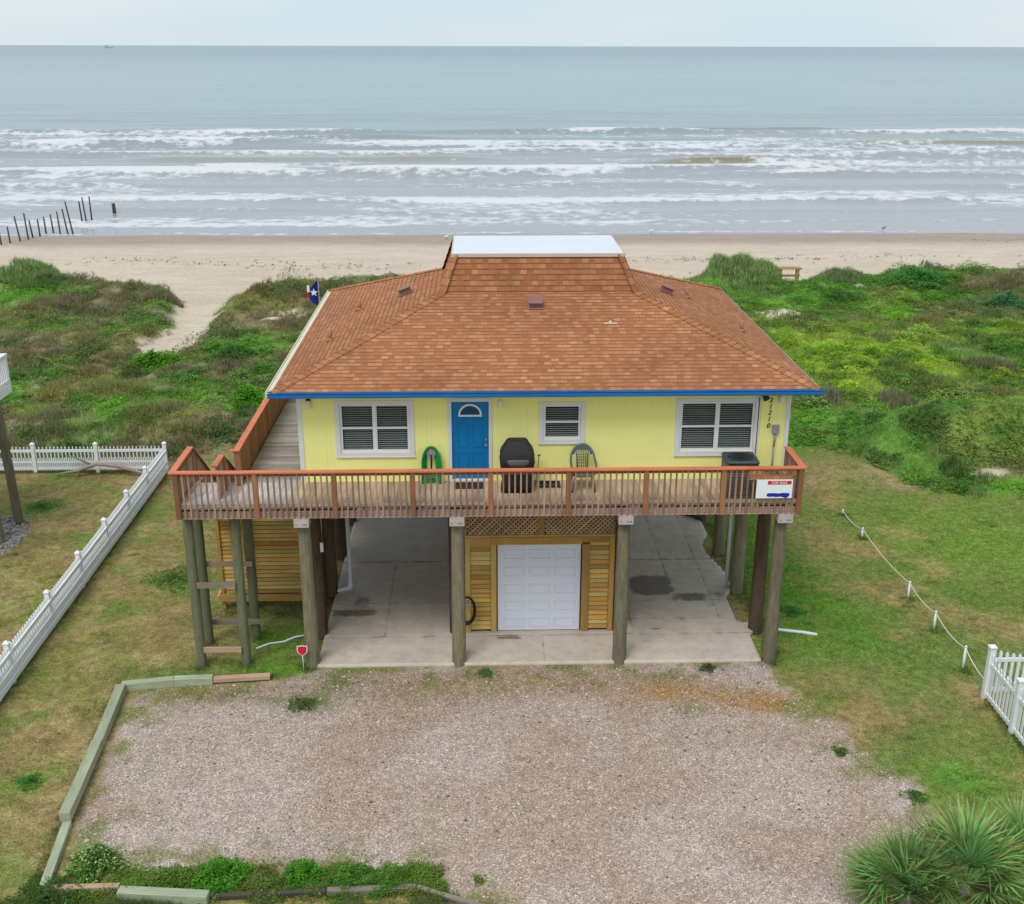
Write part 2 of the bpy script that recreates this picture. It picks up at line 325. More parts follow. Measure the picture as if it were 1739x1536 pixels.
def npmesh(name, verts, faces, mat, attrs=None, smooth=False):
    """fast mesh: faces (F,k) array; attrs: {name: (type, array)}"""
    me = bpy.data.meshes.new(name); nv, (nf, k) = len(verts), faces.shape
    me.vertices.add(nv); me.vertices.foreach_set('co', np.asarray(verts, np.float32).ravel())
    me.loops.add(nf*k); me.loops.foreach_set('vertex_index', faces.astype(np.int32).ravel())
    me.polygons.add(nf); me.polygons.foreach_set('loop_start', np.arange(0, nf*k, k, dtype=np.int32))
    if smooth: me.polygons.foreach_set('use_smooth', np.ones(nf, bool))
    me.update(calc_edges=True)
    for n_, (ty, ar) in (attrs or {}).items():
        if ty == 'C':
            a = me.color_attributes.new(n_, 'FLOAT_COLOR', 'POINT'); c4 = np.ones((nv, 4), np.float32); c4[:, :3] = ar; a.data.foreach_set('color', c4.ravel())
        else: a = me.attributes.new(n_, 'FLOAT', 'POINT'); a.data.foreach_set('value', np.asarray(ar, np.float32))
    me.materials.append(M[mat]); o = bpy.data.objects.new(name, me); COL.objects.link(o); return o
def grid_faces(nx, ny):
    i = np.arange(nx-1); j = np.arange(ny-1); I, J = np.meshgrid(i, j); a = (J*nx+I).ravel(); return np.stack([a, a+1, a+nx+1, a+nx], 1)
def text(name, s, size, mat, loc, rot, ext=.006, parent=None, shear=0., align='CENTER'):
    c = bpy.data.curves.new(name, 'FONT'); c.body = s; c.size = size; c.extrude = ext; c.shear = shear; c.align_x = align; c.align_y = 'CENTER'; c.offset = 0
    o = bpy.data.objects.new(name+'_tmp', c); COL.objects.link(o); dg = bpy.context.evaluated_depsgraph_get()
    me = bpy.data.meshes.new_from_object(o.evaluated_get(dg)); bpy.data.objects.remove(o)
    me.transform(Matrix.Translation(loc) @ Euler(rot).to_matrix().to_4x4()); me.materials.clear(); me.materials.append(M[mat])
    q = bpy.data.objects.new(name, me); COL.objects.link(q)
    if parent: q.parent = parent; q.matrix_parent_inverse = Matrix.Translation(-world_loc(parent))
    return q
FACE = (R(90), 0, 0)

# ============================================================ TERRAIN
GRAVEL = [(-9.75, -.85), (-8.8, -.72), (-6.4, -.55), (-5.6, -.15), (-5.4, .1), (5.6, .1), (6.0, -1.2), (6.45, -2.1), (6.75, -3.0), (7.0, -3.95), (7.6, -5.2), (7.6, -6.3), (7.2, -7.4), (6.4, -8.6), (6, -14), (-1.6, -14), (-1.8, -8.3), (-2.6, -7.6), (-4.4, -7.35), (-7, -7.3), (-8.6, -7.1), (-9.2, -7.0), (-9.45, -6)]
PATH = [(-20.2, 48), (-18.99, 40.8), (-18.2, 35.6), (-18.4, 31.8), (-18.1, 28.0), (-16.6, 28.1), (-15.7, 31.5), (-15.9, 34), (-16.1, 37), (-16.1, 41), (-13.5, 44.5), (-12.5, 48)]
def dune_edge(x):
    e = np.interp(x, [-60, -33, -31, -30, -27.5, -24.5, -21, -19, -16, -13.5, -9, 0, 9, 12.5, 13.8, 17.2, 18, 20, 24, 28, 32, 36, 60], [46, 46, 46.5, 48.3, 46, 45.5, 43, 41.5, 40.5, 43.8, 45, 44, 43.5, 44, 48, 47.6, 44.3, 45, 46, 47.6, 46.5, 47, 47])
    return e+(fbm(x, x*0+3, 1.5, 5)-.5)*1.6
def lawn_edge(x):
    return np.interp(x, [-60, -13, -11, -8, 6, 9, 11, 12.2, 13, 14, 16, 18, 21, 30, 60], [14.3, 14.3, 15.5, 14, 14, 15, 15.3, 14.6, 13, 11.2, 10.6, 10.3, 10, 9.5, 9])
def height(x, y):
    b = (fbm(x, y, 1.6, 3)-.5)*.07-.06
    le = lawn_edge(x); de = dune_edge(x)
    k = ss(le-.6, le+4.5, y)
    d = .15+.55*fbm(x, y, 7, 21)+.42*(fbm(x, y, 2.2, 31, 3)-.35)+.34*(fbm(x, y, .8, 41, 3)-.4)
    r = ss(1, 6, x)
    d = d+r*(1.35*np.exp(-(((x-17)/3.6)**2+((y-15.6)/1.5)**2))+.55*np.exp(-(((x-12.2)/1.9)**2+((y-16.3)/1.6)**2))+.4*np.exp(-(((x-22)/2.5)**2+((y-17)/2.)**2)))
    rise = .5*np.exp(-((y-de+2.2)/2.6)**2)
    z = b+k*(d+rise)
    z = z+.35*np.exp(-(((x-11.5)/1.6)**2+((y-13.2)/2.2)**2))
    pm = ss(-.9, .5, sdpoly(x, y, PATH)); z = z*(1-pm)+pm*(.10+(fbm(x, y, 1.2, 8)-.5)*.12)
    beach = np.interp(y, [44, 50, 62, 70, 77, 90, 130], [.0, -.35, -.95, -1.3, -1.56, -2.1, -3.5])+(fbm(x, y, 5, 9)-.5)*.08*(y < 66)
    t = ss(-.6, 1.6, y-de); z = z*(1-t)+beach*t
    hm = ss(.6, -.4, np.maximum(np.maximum(-5.8-x, x-6.05), np.maximum(-.2-y, y-13)));  z = z*(1-hm)-.12*hm
    gm = ss(-.5, .3, sdpoly(x, y, GRAVEL)); z = z*(1-gm)+gm*(-.07+(fbm(x, y, .9, 71)-.5)*.05)
    return z
def col3(*c): return np.array(c)
GB, GM, GD, OL, BR, TAN, YG = map(np.array, [(.12, .30, .025), (.085, .20, .025), (.05, .125, .022), (.185, .185, .05), (.17, .125, .08), (.27, .195, .085), (.25, .38, .025)])
def lerp(a, b, t): return a+(b-a)*t[..., None]
def dune_col(x, y):
    c = np.broadcast_to(GM, x.shape+(3,)).copy()
    c = lerp(c, GB, ss(.48, .62, fbm(x, y, 3.2, 101)))
    c = lerp(c, OL, ss(.46, .62, fbm(x, y, 4.5, 111))*np.where(x > 6, .55, 1.))
    rr = ss(6, 11, x)*ss(15, 17, y)*ss(39, 33, y); c = lerp(c, YG, rr*ss(18, 22, y)*ss(.36, .56, fbm(x, y, 3, 121))*.8); c = lerp(c, GB, rr*ss(21, 18, y)*.7)
    br = ss(.52, .62, fbm(x*.7, y, 3.5, 131))
    lb = np.exp(-(((x+14)/7.5)**2+((y-25)/2.0)**2))+np.exp(-(((x+22.5)/3.)**2+((y-38.5)/4.)**2))+.8*np.exp(-(((x+21)/5)**2+((y-29.5)/1.8)**2))+.9*np.exp(-(((x+8.5)/2)**2+((y-17.5)/1.8)**2))+.8*np.exp(-(((x+12)/4)**2+((y-18.3)/1.)**2))
    rb = .5*np.exp(-(((x-13)/1.3)**2+((y-21)/1.)**2))+.5*np.exp(-(((x-16)/1.5)**2+((y-20)/1.)**2))+.6*np.exp(-(((x-22)/6)**2+((y-33)/3)**2))*.8+.5*np.exp(-(((x-20)/1.4)**2+((y-20.5)/.8)**2))+.6*np.exp(-(((x-17)/1.9)**2+((y-12.4)/.7)**2))
    c = lerp(c, BR, np.clip(br*.75*(1-.93*ss(5, 8, x)*ss(37, 33, y))+(lb+rb)*ss(.38, .55, fbm(x, y, 1.6, 141)), 0, 1)*.9)
    c = lerp(c, GD, ss(.5, .62, fbm(x, y, 1.1, 151))*.65); c = lerp(c, np.array((.33, .28, .16)), ss(.56, .66, fbm(x, y, .9, 152))*.45*(1-.8*ss(5, 8, x)))
    lg = np.exp(-(((x+15)/6)**2+((y-20.7)/1.8)**2)); c = lerp(c, GB, lg*ss(.4, .6, fbm(x, y, 1.5, 155))*.7)
    return c
def sand_mask(x, y):
    de = dune_edge(x); s = ss(-.3, .9, y-de+(fbm(x, y, .8, 61)-.5)*1.6)
    s = np.maximum(s, ss(-.35, .25, sdpoly(x, y, PATH)+(fbm(x, y, .9, 62)-.5)*1.4))
    pt = .9*np.exp(-(((x-15.5)/2.3)**2+((y-36)/1.6)**2))+.75*np.exp(-(((x-23.5)/3.5)**2+((y-37.5)/1.)**2))+.8*np.exp(-(((x+12.8)/2.8)**2+((y-37)/2.4)**2))+.7*np.exp(-(((x+10)/2)**2+((y-29)/1)**2))+.6*np.exp(-(((x-20)/5)**2+((y-42)/1)**2))+.8*np.exp(-(((x+31)/1.8)**2+((y-44)/1)**2))+.75*np.exp(-(((x-16.3)/1.9)**2+((y-12.3)/.6)**2))
    return np.maximum(s, ss(.42, .62, pt*(fbm(x, y, .8, 63)+.3)))
def lawn_col(x, y):
    c = np.broadcast_to(TAN, x.shape+(3,)).copy()*.98
    c = lerp(c, OL, ss(.36, .62, fbm(x, y, 1.6, 201, 6))*.75); c = lerp(c, GM*1.05, ss(.52, .68, fbm(x, y, 1.1, 211, 6))*.45); c = lerp(c, np.array((.36, .27, .12)), ss(.55, .7, fbm(x, y, .8, 213, 5))*.45); c = lerp(c, np.array((.17, .12, .06)), ss(.57, .7, fbm(x, y, .5, 214, 4))*.45)
    # the right-hand lawn is greener, greenest beside the house and by the gravel's end
    right = ss(5.5, 6.6, x); c = lerp(c, np.array((.115, .185, .035)), right*.7*ss(.3, .55, fbm(x, y, 1.3, 212, 6)))
    for (cx, cy, sx, sy, k, cc) in [(7.4, 4, 1.4, 3.8, 1.1, GB*.7), (6.7, 9, .8, 5, .9, GB*.8), (8.4, 1.2, 1.0, 1.8, .7, GM), (8.6, -4.8, .8, .9, .9, GM*1.2), (-6.5, 1.6, 1.6, 1.4, .85, GM), (-6.6, .1, 1.2, .5, .9, GB*.8), (-10.2, 5, 1.2, .7, .8, GM), (-8.2, -.2, 1.6, .4, .7, GM),
                                  (-10.9, -4.4, .35, .3, .95, GM), (-16, 10.6, .7, .35, .9, GM), (14, 7.2, 3, 2.6, .8, np.array((.14, .25, .03))), (8.7, 7.5, 1., 2.6, .6, TAN), (10.2, 12.5, 2.2, 1.6, .8, TAN*.9), (7.2, -.9, .9, .8, .8, TAN*.95), (16, 12.2, 3.5, .8, 1.0, np.array((.33, .25, .15))), (-12.2, -7.5, 2, 1.2, .4, GM)]:
        c = lerp(c, cc, np.clip(k*np.exp(-(((x-cx)/sx)**2+((y-cy)/sy)**2))*(.1+1.7*fbm(x, y, .5, 221, 5)), 0, 1)*.9)
    return c
def ground_fields(x, y):
    de = dune_edge(x); le = lawn_edge(x)
    c = lerp(lawn_col(x, y), dune_col(x, y), ss(-.6, .9, y-le+(fbm(x, y, .9, 51)-.5)*1.8))
    sm = sand_mask(x, y); wet = ss(67.5, 72.5, y+(fbm(x, y*0, 9, 64)-.5)*2.5)
    sand = lerp(lerp(np.broadcast_to(np.array((.54, .435, .335)), x.shape+(3,)), np.array((.60, .505, .405)), fbm(x*.4, y, 3, 65)), np.array((.33, .265, .225)), wet*.85)
    c = lerp(c, sand, sm)
    g = sdpoly(x, y, GRAVEL)+(fbm(x, y, .7, 81)-.5)*.8*ss(-1, 3, x)+(fbm(x, y, .35, 82)-.5)*.35; gm = ss(-.12, .18, g)
    gc = lerp(np.broadcast_to(np.array((.41, .325, .28)), x.shape+(3,)), np.array((.33, .235, .17)), np.clip(ss(.38, .66, fbm(x*.8, y, 1.7, 91, 6))*.62+.55*ss(-3.4, -.8, y)*ss(.3, .6, fbm(x, y, .9, 92, 5)), 0, .8))
    for (cx, cy, sx, sy, k, cc) in [(3.0, -1.15, .75, .4, 1.3, (.37, .19, .05)), (5.2, -1.85, .75, .35, 1.2, (.34, .16, .05)), (1, -.9, 3.5, .6, .9, (.30, .20, .12)), (4.2, -1.5, 1.6, .4, .9, (.30, .17, .06)), (-2.5, -.9, 2.2, .5, .9, (.27, .20, .11)), (-8.3, -1.15, 1.3, .35, 1.2, (.16, .15, .05)), (-5.6, -1.5, .6, .4, 1.3, (.10, .14, .03)), (-4.9, -.6, .5, .6, .9, (.12, .14, .04)), (-7.4, -.9, 1.8, .35, .9, (.26, .17, .11)), (-1.35, -.45, .3, .18, 1.2, (.12, .14, .04)), (3.4, -2.0, .4, .25, .8, (.14, .15, .05)), (-1.2, -6.8, 2, 1, .35, (.36, .25, .17)), (3, -4, 2.5, 1.5, .25, (.35, .26, .2))]:
        gc = lerp(gc, np.array(cc), np.clip(k*np.exp(-(((x-cx)/sx)**2+((y-cy)/sy)**2))*(.3+1.1*fbm(x, y, .3, 95)), 0, 1))
    gt = ss(.55, .66, fbm(x, y, .45, 96, 5)+.09*ss(1.0, 0, g))*.8*ss(1.6, .1, np.minimum(g, -y)); gc = lerp(gc, np.array((.15, .165, .04)), gt)
    c = lerp(c, gc, gm)
    rb = np.exp(-(((x+16.6)/1.)**2+((y-7.9)/1.7)**2)); c = lerp(c, np.array((.33, .31, .28)), ss(.35, .6, rb))
    mask = np.stack([np.maximum(gm, ss(.35, .6, rb)), sm*(1-gm), gm*0], -1); return c, mask, gm, sm
def axis(lo, hi, st, far, n):
    core = np.arange(lo, hi+st/2, st); g = np.geomspace(st, far, n); return np.concatenate([(lo-np.cumsum(g)[::-1]), core, hi+np.cumsum(g)])
gx = axis(-34, 36, .15, 300, 26); gy = np.concatenate([-13.5-np.cumsum(np.geomspace(.2, 30, 12))[::-1], np.arange(-13.5, 50, .15), 50+np.cumsum(np.linspace(.2, .9, 92))])
X, Y_ = np.meshgrid(gx, gy); fx_, fy_ = X.ravel(), Y_.ravel(); Zt = height(fx_, fy_); ct, mt, gm_, sm_ = ground_fields(fx_, fy_)
F = grid_faces(len(gx), len(gy)); cx_, cy_ = fx_[F].mean(1), fy_[F].mean(1)
kind = np.where(gm_[F].mean(1) > .5, 1, np.where(cy_ > dune_edge(cx_)+.3, 2, np.where((sdpoly(cx_, cy_, PATH) > 0) & (cy_ > 20), 3, np.where(cy_ > lawn_edge(cx_), 4, 0))))
# slab footprint is left to the slab
for k, nm in enumerate(['lawn', 'gravel_driveway', 'beach', 'sand_path', 'dune_ground']):
    ff = F[kind == k]; u, inv = np.unique(ff, return_inverse=True); inv = inv.reshape(ff.shape)
    o = npmesh(nm, np.stack([fx_, fy_, Zt], 1)[u], inv, 'ground', {'col': ('C', ct[u]), 'mask': ('C', mt[u])}, True); structure(o)
def hz(x, y): return float(height(np.array([float(x)]), np.array([float(y)]))[0])

# ---- sea
sx_ = np.concatenate([-150-np.cumsum(np.geomspace(2, 9000, 16))[::-1], np.arange(-150, 150.1, .7), 150+np.cumsum(np.geomspace(2, 9000, 16))])
sy_ = np.concatenate([np.arange(70, 150, .35), np.arange(150, 260, .6), 260+np.cumsum(np.geomspace(.8, 6000, 70))])
X, Y_ = np.meshgrid(sx_, sy_); x, y = X.ravel(), Y_.ravel()
warp = (fbm(x, y, 45, 301, 3)-.5)*16
near = ss(420, 170, y)*ss(86, 100, y)
def crest(yc, amp, wd, seed, x0=-999, x1=999, slant=0.):
    c = yc+(fbm(x, x*0+seed, 38, seed, 3)-.5)*9+slant*x; d = y-c; on = ss(.3, .55, fbm(x, x*0+seed*3.1, 30, seed+5, 2)) if x0 == -999 else ss(x0-6, x0+6, x)*ss(x1+6, x1-6, x)
    h = amp*np.where(d < 0, np.exp(-(d/(wd*.45))**2), np.exp(-(d/(wd*1.5))**2))*(.45+.55*on); return h, d, on, c
z = np.full(x.shape, -1.5); foam = np.zeros(x.shape); brown = np.zeros(x.shape)
z += near*.13*np.sin((y+warp)/2.1)*fbm(x, y, 20, 311, 2)+.22*ss(100, 150, y)*ss(900, 400, y)*(fbm(x*.16, y, 5, 321, 3)-.5)*2
for (yc, amp, wd, seed, x0, x1, fw_, fk) in [
    (207, .75, 4.0, 1, 22, 70, 0, 0), (196, .8, 3.5, 2, -52, -20, 9, 1.), (190, .6, 3, 22, -110, -50, 7, .85), (196, .7, 3.0, 3, 14, 42, 5, 1.), (196, .7, 3.0, 33, 66, 110, 6, 1.), (183, .9, 4.0, 4, -60, -10, 0, 0),
    (168, .9, 3.8, 5, -75, -35, 8, 1.), (164, .8, 3.5, 6, -30, 20, 10, 1.05), (167, .9, 4, 7, 58, 110, 0, 0), (158, .7, 3.5, 8, -8, 55, 10, 1.), (150, .8, 3.3, 9, -75, -5, 7, .9), (140, .8, 3.6, 10, -50, -2, 0, 0), (138, .8, 3.4, 11, 24, 42, 0, 0), (148, .6, 3, 19, 20, 95, 7, .85),
    (129, .7, 3., 12, -20, 50, 9, 1.05), (127, .6, 3., 13, -75, -25, 8, .95), (124, .6, 3, 14, 40, 95, 9, .9), (113, .45, 2.6, 15, -999, 999, 7, .75), (101, .3, 2., 16, -999, 999, 4, .7), (92, .15, 1.5, 17, -999, 999, 2, .55), (84, .07, 1.2, 18, -999, 999, 1.0, .55)]:
    h, d, on, c = crest(yc, amp, wd, seed, x0, x1); z += h*ss(78, 88, y)
    if fw_:
        band = np.where(d < 0, np.exp(-(d/1.0)**2), np.exp(-(d/fw_)**1.3 if False else -np.clip(d, 0, None)/fw_*.95)); foam = np.maximum(foam, band*fk*on)
    else: brown = np.maximum(brown, {4: .25, 10: .4, 1: .7, 7: .9, 11: 1.3}[seed]*(.4+.9*fbm(x, y, 6, 77, 3))*on*np.exp(-((d+1.0)/1.6)**2))
wash = ss(150, 95, y)*ss(77.5, 84, y); st = fbm(x*.35, y, 3.0, 331, 5); st2 = fbm(x*.22, y, 6.5, 341, 4)
foam = foam*(.34+.72*st)*(.72+.45*fbm(x*.4, y*.25, 9, 343, 3))+wash*.52*ss(.28, .58, st2)*(.55+st)+ss(205, 160, y)*ss(118, 130, y)*.40*ss(.33, .58, st2)*(.5+st)+ss(215, 190, y)*ss(165, 185, y)*.3*ss(.45, .6, st2)
edge_y = 77.2+(fbm(x, x*0, 14, 351, 3)-.5)*3.0
foam = np.maximum(foam, .62*np.exp(-((y-edge_y-.5)/.45)**2)); z = np.where(y < edge_y+4, z-.0, z)
lo = ss(edge_y+4, edge_y-2, y); z = z*(1-lo)+lo*(-1.5-.35*ss(edge_y+.5, edge_y-3, y))
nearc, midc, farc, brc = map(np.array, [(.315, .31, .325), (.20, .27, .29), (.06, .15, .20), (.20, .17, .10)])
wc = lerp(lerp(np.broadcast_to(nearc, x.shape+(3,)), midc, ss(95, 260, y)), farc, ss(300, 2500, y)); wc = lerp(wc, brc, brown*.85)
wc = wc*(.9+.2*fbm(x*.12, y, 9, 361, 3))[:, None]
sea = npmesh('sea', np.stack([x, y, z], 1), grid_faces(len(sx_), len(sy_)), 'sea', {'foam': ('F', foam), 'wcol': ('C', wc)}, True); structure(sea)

# ============================================================ VEGETATION
def tufts(name, x, y, col, h, wd, blades=4, spread=.6, base_r=.05, z=None, flat=False, tip=None):
    n = len(x); z = height(x, y) if z is None else z; N = n*blades; B = np.repeat(np.stack([x, y, z-.02], 1), blades, 0)
    az = rng.uniform(0, 2*np.pi, N); rr = rng.uniform(0, 1, N)**.5*np.repeat(np.broadcast_to(base_r, n), blades); B[:, 0] += np.cos(az)*rr; B[:, 1] += np.sin(az)*rr
    H = np.repeat(np.broadcast_to(h, n), blades)*rng.uniform(.6, 1.1, N); W = np.repeat(np.broadcast_to(wd, n), blades)*rng.uniform(.6, 1.2, N)
    a2 = rng.uniform(0, 2*np.pi, N); d = np.stack([np.cos(a2), np.sin(a2)], 1); s = rng.uniform(.1, 1, N)*spread
    tipp = B.copy(); tipp[:, :2] += d*(H*s)[:, None]; tipp[:, 2] += H*(1-.35*s)
    side = np.stack([-d[:, 1], d[:, 0]], 1)*(W/2)[:, None]
    if flat:   # small leaf: quad standing on a stem, tilted
        m = B.copy(); m[:, 2] += H*rng.uniform(.25, 1, N); e = d*(W*.9)[:, None]; tl = rng.uniform(-.4, .7, N)*W
        v = np.zeros((N, 4, 3)); v[:, 0] = m; v[:, 2] = m; v[:, 2, :2] += e; v[:, 2, 2] += tl; v[:, 1] = m; v[:, 1, :2] += e*.5+side*.9; v[:, 1, 2] += tl*.6; v[:, 3] = m; v[:, 3, :2] += e*.5-side*.9; v[:, 3, 2] += tl*.4; k = 4
    else:
        v = np.zeros((N, 3, 3)); v[:, 0] = B; v[:, 0, :2] += side; v[:, 1] = B; v[:, 1, :2] -= side; v[:, 2] = tipp; k = 3
    c = np.repeat(col, blades, 0)*rng.uniform(.65, 1.4, (N, 1))*rng.uniform(.92, 1.08, (N, 3)); C = np.repeat(c[:, None], k, 1)
    return v.reshape(-1, 3), np.arange(N*k).reshape(N, k), C.reshape(-1, 3)
def veg(name, parts, label, cat, kind='stuff', parent=None):
    # triangles and quads -> all stored as quads/tri by splitting quads
    V = []; Fs = []; C = []; o = 0
    for v, f, c in parts:
        if f.shape[1] == 4: f = np.concatenate([f[:, [0, 1, 2]], f[:, [0, 2, 3]]])
        V.append(v); Fs.append(f+o); C.append(c); o += len(v)
    ob = npmesh(name, np.concatenate(V), np.concatenate(Fs), 'leaf', {'col': ('C', np.concatenate(C))})
    if parent: ob.parent = parent
    elif label: tag(ob, label, cat, kind=kind)
    return ob
def inview(x, y): # keep what the camera (or one a step aside) could see
    dx = x-CAM.x; dy = y-CAM.y; return np.abs(dx-dy*math.tan(ps)) < dy*.50+1.5
def behind_house(x, y): return (x > -7) & (x < 6.6) & (y < 34)
# dune cover
n = 170000; x = rng.uniform(-34, 36, n); y = rng.uniform(9, 49, n); le = lawn_edge(x)
keep = (y > le+(fbm(x, y, .9, 51)-.5)*1.8) & inview(x, y) & ~behind_house(x, y) & (rng.uniform(0, 1, n) > sand_mask(x, y)*1.05) & (y < dune_edge(x)+.6); x, y = x[keep], y[keep]
c = dune_col(x, y); brn = (c[:, 0] > c[:, 1]*1.0); tall = fbm(x, y, 2.0, 401)
A = brn | (tall > .56)
veg('dune_grass', [tufts('g', x[A], y[A], lerp(c[A], np.array((.36, .31, .19)), rng.uniform(0, .6, A.sum()))*1.3, .10+.55*(fbm(x[A], y[A], .9, 411, 2)-.25), .026, 4, .8, .12)], 'dry and green wild grass standing over the dunes behind the house', 'dune grass')
q = ~A
veg('dune_ground_cover', [tufts('l', x[q], y[q], c[q]*1.35, .04+.36*(fbm(x[q], y[q], .8, 412, 2)-.25), .085, 5, .5, .14, flat=True)], 'leafy green ground cover creeping over the dunes behind the house', 'ground cover')
# tangled mounds of growth: each clump a dome of leaves or blades
nc = 3000; X0 = rng.uniform(-34, 36, nc); Y0 = rng.uniform(10, 47, nc); kk = (Y0 > lawn_edge(X0)+.3) & inview(X0, Y0) & ~behind_house(X0, Y0) & (sand_mask(X0, Y0) < .5); X0, Y0 = X0[kk], Y0[kk]; nc = len(X0)
RR = rng.gamma(3., .13, nc)+.15; HH = RR*rng.uniform(.3, .7, nc)*np.where((X0 > 8) & (Y0 < 19.5), .4, 1.); CC = dune_col(X0, Y0)*1.22*rng.uniform(.7, 1.4, (nc, 1))*rng.uniform(.85, 1.15, (nc, 3)); per = np.clip((RR**2*190).astype(int), 14, 170); idx = np.repeat(np.arange(nc), per)
a = rng.uniform(0, 2*np.pi, len(idx)); q_ = rng.uniform(0, 1, len(idx))**.55; rr = q_*RR[idx]*(.6+.6*vnoise((np.cos(a)+1)*1.6+idx*3.1, (np.sin(a)+1)*1.6, 7)); x = X0[idx]+np.cos(a)*rr; y = Y0[idx]+np.sin(a)*rr
zz = height(x, y)+HH[idx]*(1-q_**2)*rng.uniform(.5, 1, len(idx)); cc = CC[idx]; bl = (cc[:, 0] > cc[:, 1]*.93) | (vnoise(idx*1.7, idx*.3, 3) > .7)
veg('dune_grass', [tufts('g', x[bl], y[bl], lerp(cc[bl], np.array((.34, .30, .17)), rng.uniform(0, .5, bl.sum())), .28, .028, 3, .8, .05, z=zz[bl])], 'tussocks of dry and green grass rising from the dune cover', 'dune grass')
veg('creeping_plants', [tufts('l', x[~bl], y[~bl], cc[~bl]*1.1, .09, .085, 3, .6, .05, z=zz[~bl], flat=True)], 'mounded clumps of leafy dune plants behind the house', 'dune plants')
# yellow flowers
xs, ys = [], []
for (cx, cy, sx, sy, nn) in [(-19.5, 39, 1.2, 1.5, 320), (-25.5, 43, 2., 1.6, 260), (-22, 33, 4, 3, 120), (-12.2, 39.5, 1., 1.2, 110), (16, 29, 5, 4, 700), (22, 26, 4, 5, 420), (18, 22, 5, 3, 160), (-16, 31, 3, 3, 60)]:
    xs.append(rng.normal(cx, sx, nn)); ys.append(rng.normal(cy, sy, nn))
x = np.concatenate(xs); y = np.concatenate(ys); k = (sand_mask(x, y) < .3) & ~behind_house(x, y) & (y > lawn_edge(x)+1); x, y = x[k], y[k]
veg('wildflowers', [tufts('f', x, y, np.tile(np.array((.75, .66, .03)), (len(x), 1)), .34, .05, 2, .3, .05, flat=True)], 'small yellow wildflowers dotting the green dune plants', 'wildflowers')
# mown grass blades
n = 300000; x = rng.uniform(-19, 19, n); y = rng.uniform(-9.5, 15.5, n)
g = sdpoly(x, y, GRAVEL); on_slab = (x > -5.6) & (x < 5.75) & (y > .0)
keep = (y < lawn_edge(x)+.6) & inview(x, y) & ~on_slab & (g < -.05+rng.uniform(0, .35, n)*(x > 5)) & (np.hypot((x+16.6)/1., (y-7.9)/1.7) > .9); x, y = x[keep], y[keep]; c = lawn_col(x, y)
gg = c[:, 1]/c[:, 0]
veg('lawn_grass', [tufts('b', x, y, c*1.1, .035+.045*np.clip(gg-.6, 0, 1), .012, 3, .9, .04)], 'short patchy green and straw lawn grass', 'grass')
px_, py_ = [], []
def along(p, q, n, w): t = rng.uniform(0, 1, n); px_.append(p[0]+(q[0]-p[0])*t+rng.normal(0, w, n)); py_.append(p[1]+(q[1]-p[1])*t+rng.normal(0, w, n))
along((-12.75, -3), (-12.75, 13.7), 2600, .07); along((-21, 13.75), (-12.75, 13.75), 1600, .07); along((10.4, -1.7), (10.4, -6), 500, .06); along((-10.15, -.8), (-9.65, -7.6), 700, .07); along((-10, -.7), (-6.5, -.35), 500, .06); along((5.95, 0), (5.95, 9), 900, .12); along((-5.75, .2), (-5.75, 5), 500, .1); along((-8.6, 3.0), (-6.1, 3.0), 400, .2)
for qx, qy in ((-8.38, .22), (-7.29, .26), (-8.44, 1.3), (-7.31, 1.66), (5.75, .1), (-5.75, .1), (10.45, 9.3), (10.48, 7.45), (10.44, 3.35), (10.47, 1.55), (10.42, -.45), (-16.3, 9.25)): along((qx-.15, qy-.1), (qx+.15, qy-.1), 70, .1)
x = np.concatenate(px_); y = np.concatenate(py_); k = ~((x > -5.55) & (x < 5.7) & (y > 0)); x, y = x[k], y[k]; c = lerp(lawn_col(x, y), GM, fbm(x, y, .7, 441)*.7)
veg('edge_grass', [tufts('e', x, y, c*1.1, .07+.12*fbm(x, y, .5, 442), .013, 5, .8, .04)], 'longer grass left uncut along the fences, timbers and posts', 'grass')
xs, ys = [], []
for i in range(260):
    cx = rng.uniform(-18, 18); cy = rng.uniform(-8, 13); r = rng.gamma(2., .1)+.05; nn = int(30+r*260); xs.append(rng.normal(cx, r, nn)); ys.append(rng.normal(cy, r*.6, nn))
x = np.concatenate(xs); y = np.concatenate(ys); k = (sdpoly(x, y, GRAVEL) < -.1) & (y < lawn_edge(x)) & ~((x > -5.7) & (x < 5.9) & (y > -.1)); x, y = x[k], y[k]; tn = vnoise(x*.7, y*.7, 9)
veg('clover_and_tufts', [tufts('e', x, y, lerp(np.tile(GM*.95, (len(x), 1)), np.array((.15, .16, .045)), tn), .06, .018, 4, .9, .05)], 'small tufts and clover scattered through the mown lawn', 'lawn tufts')
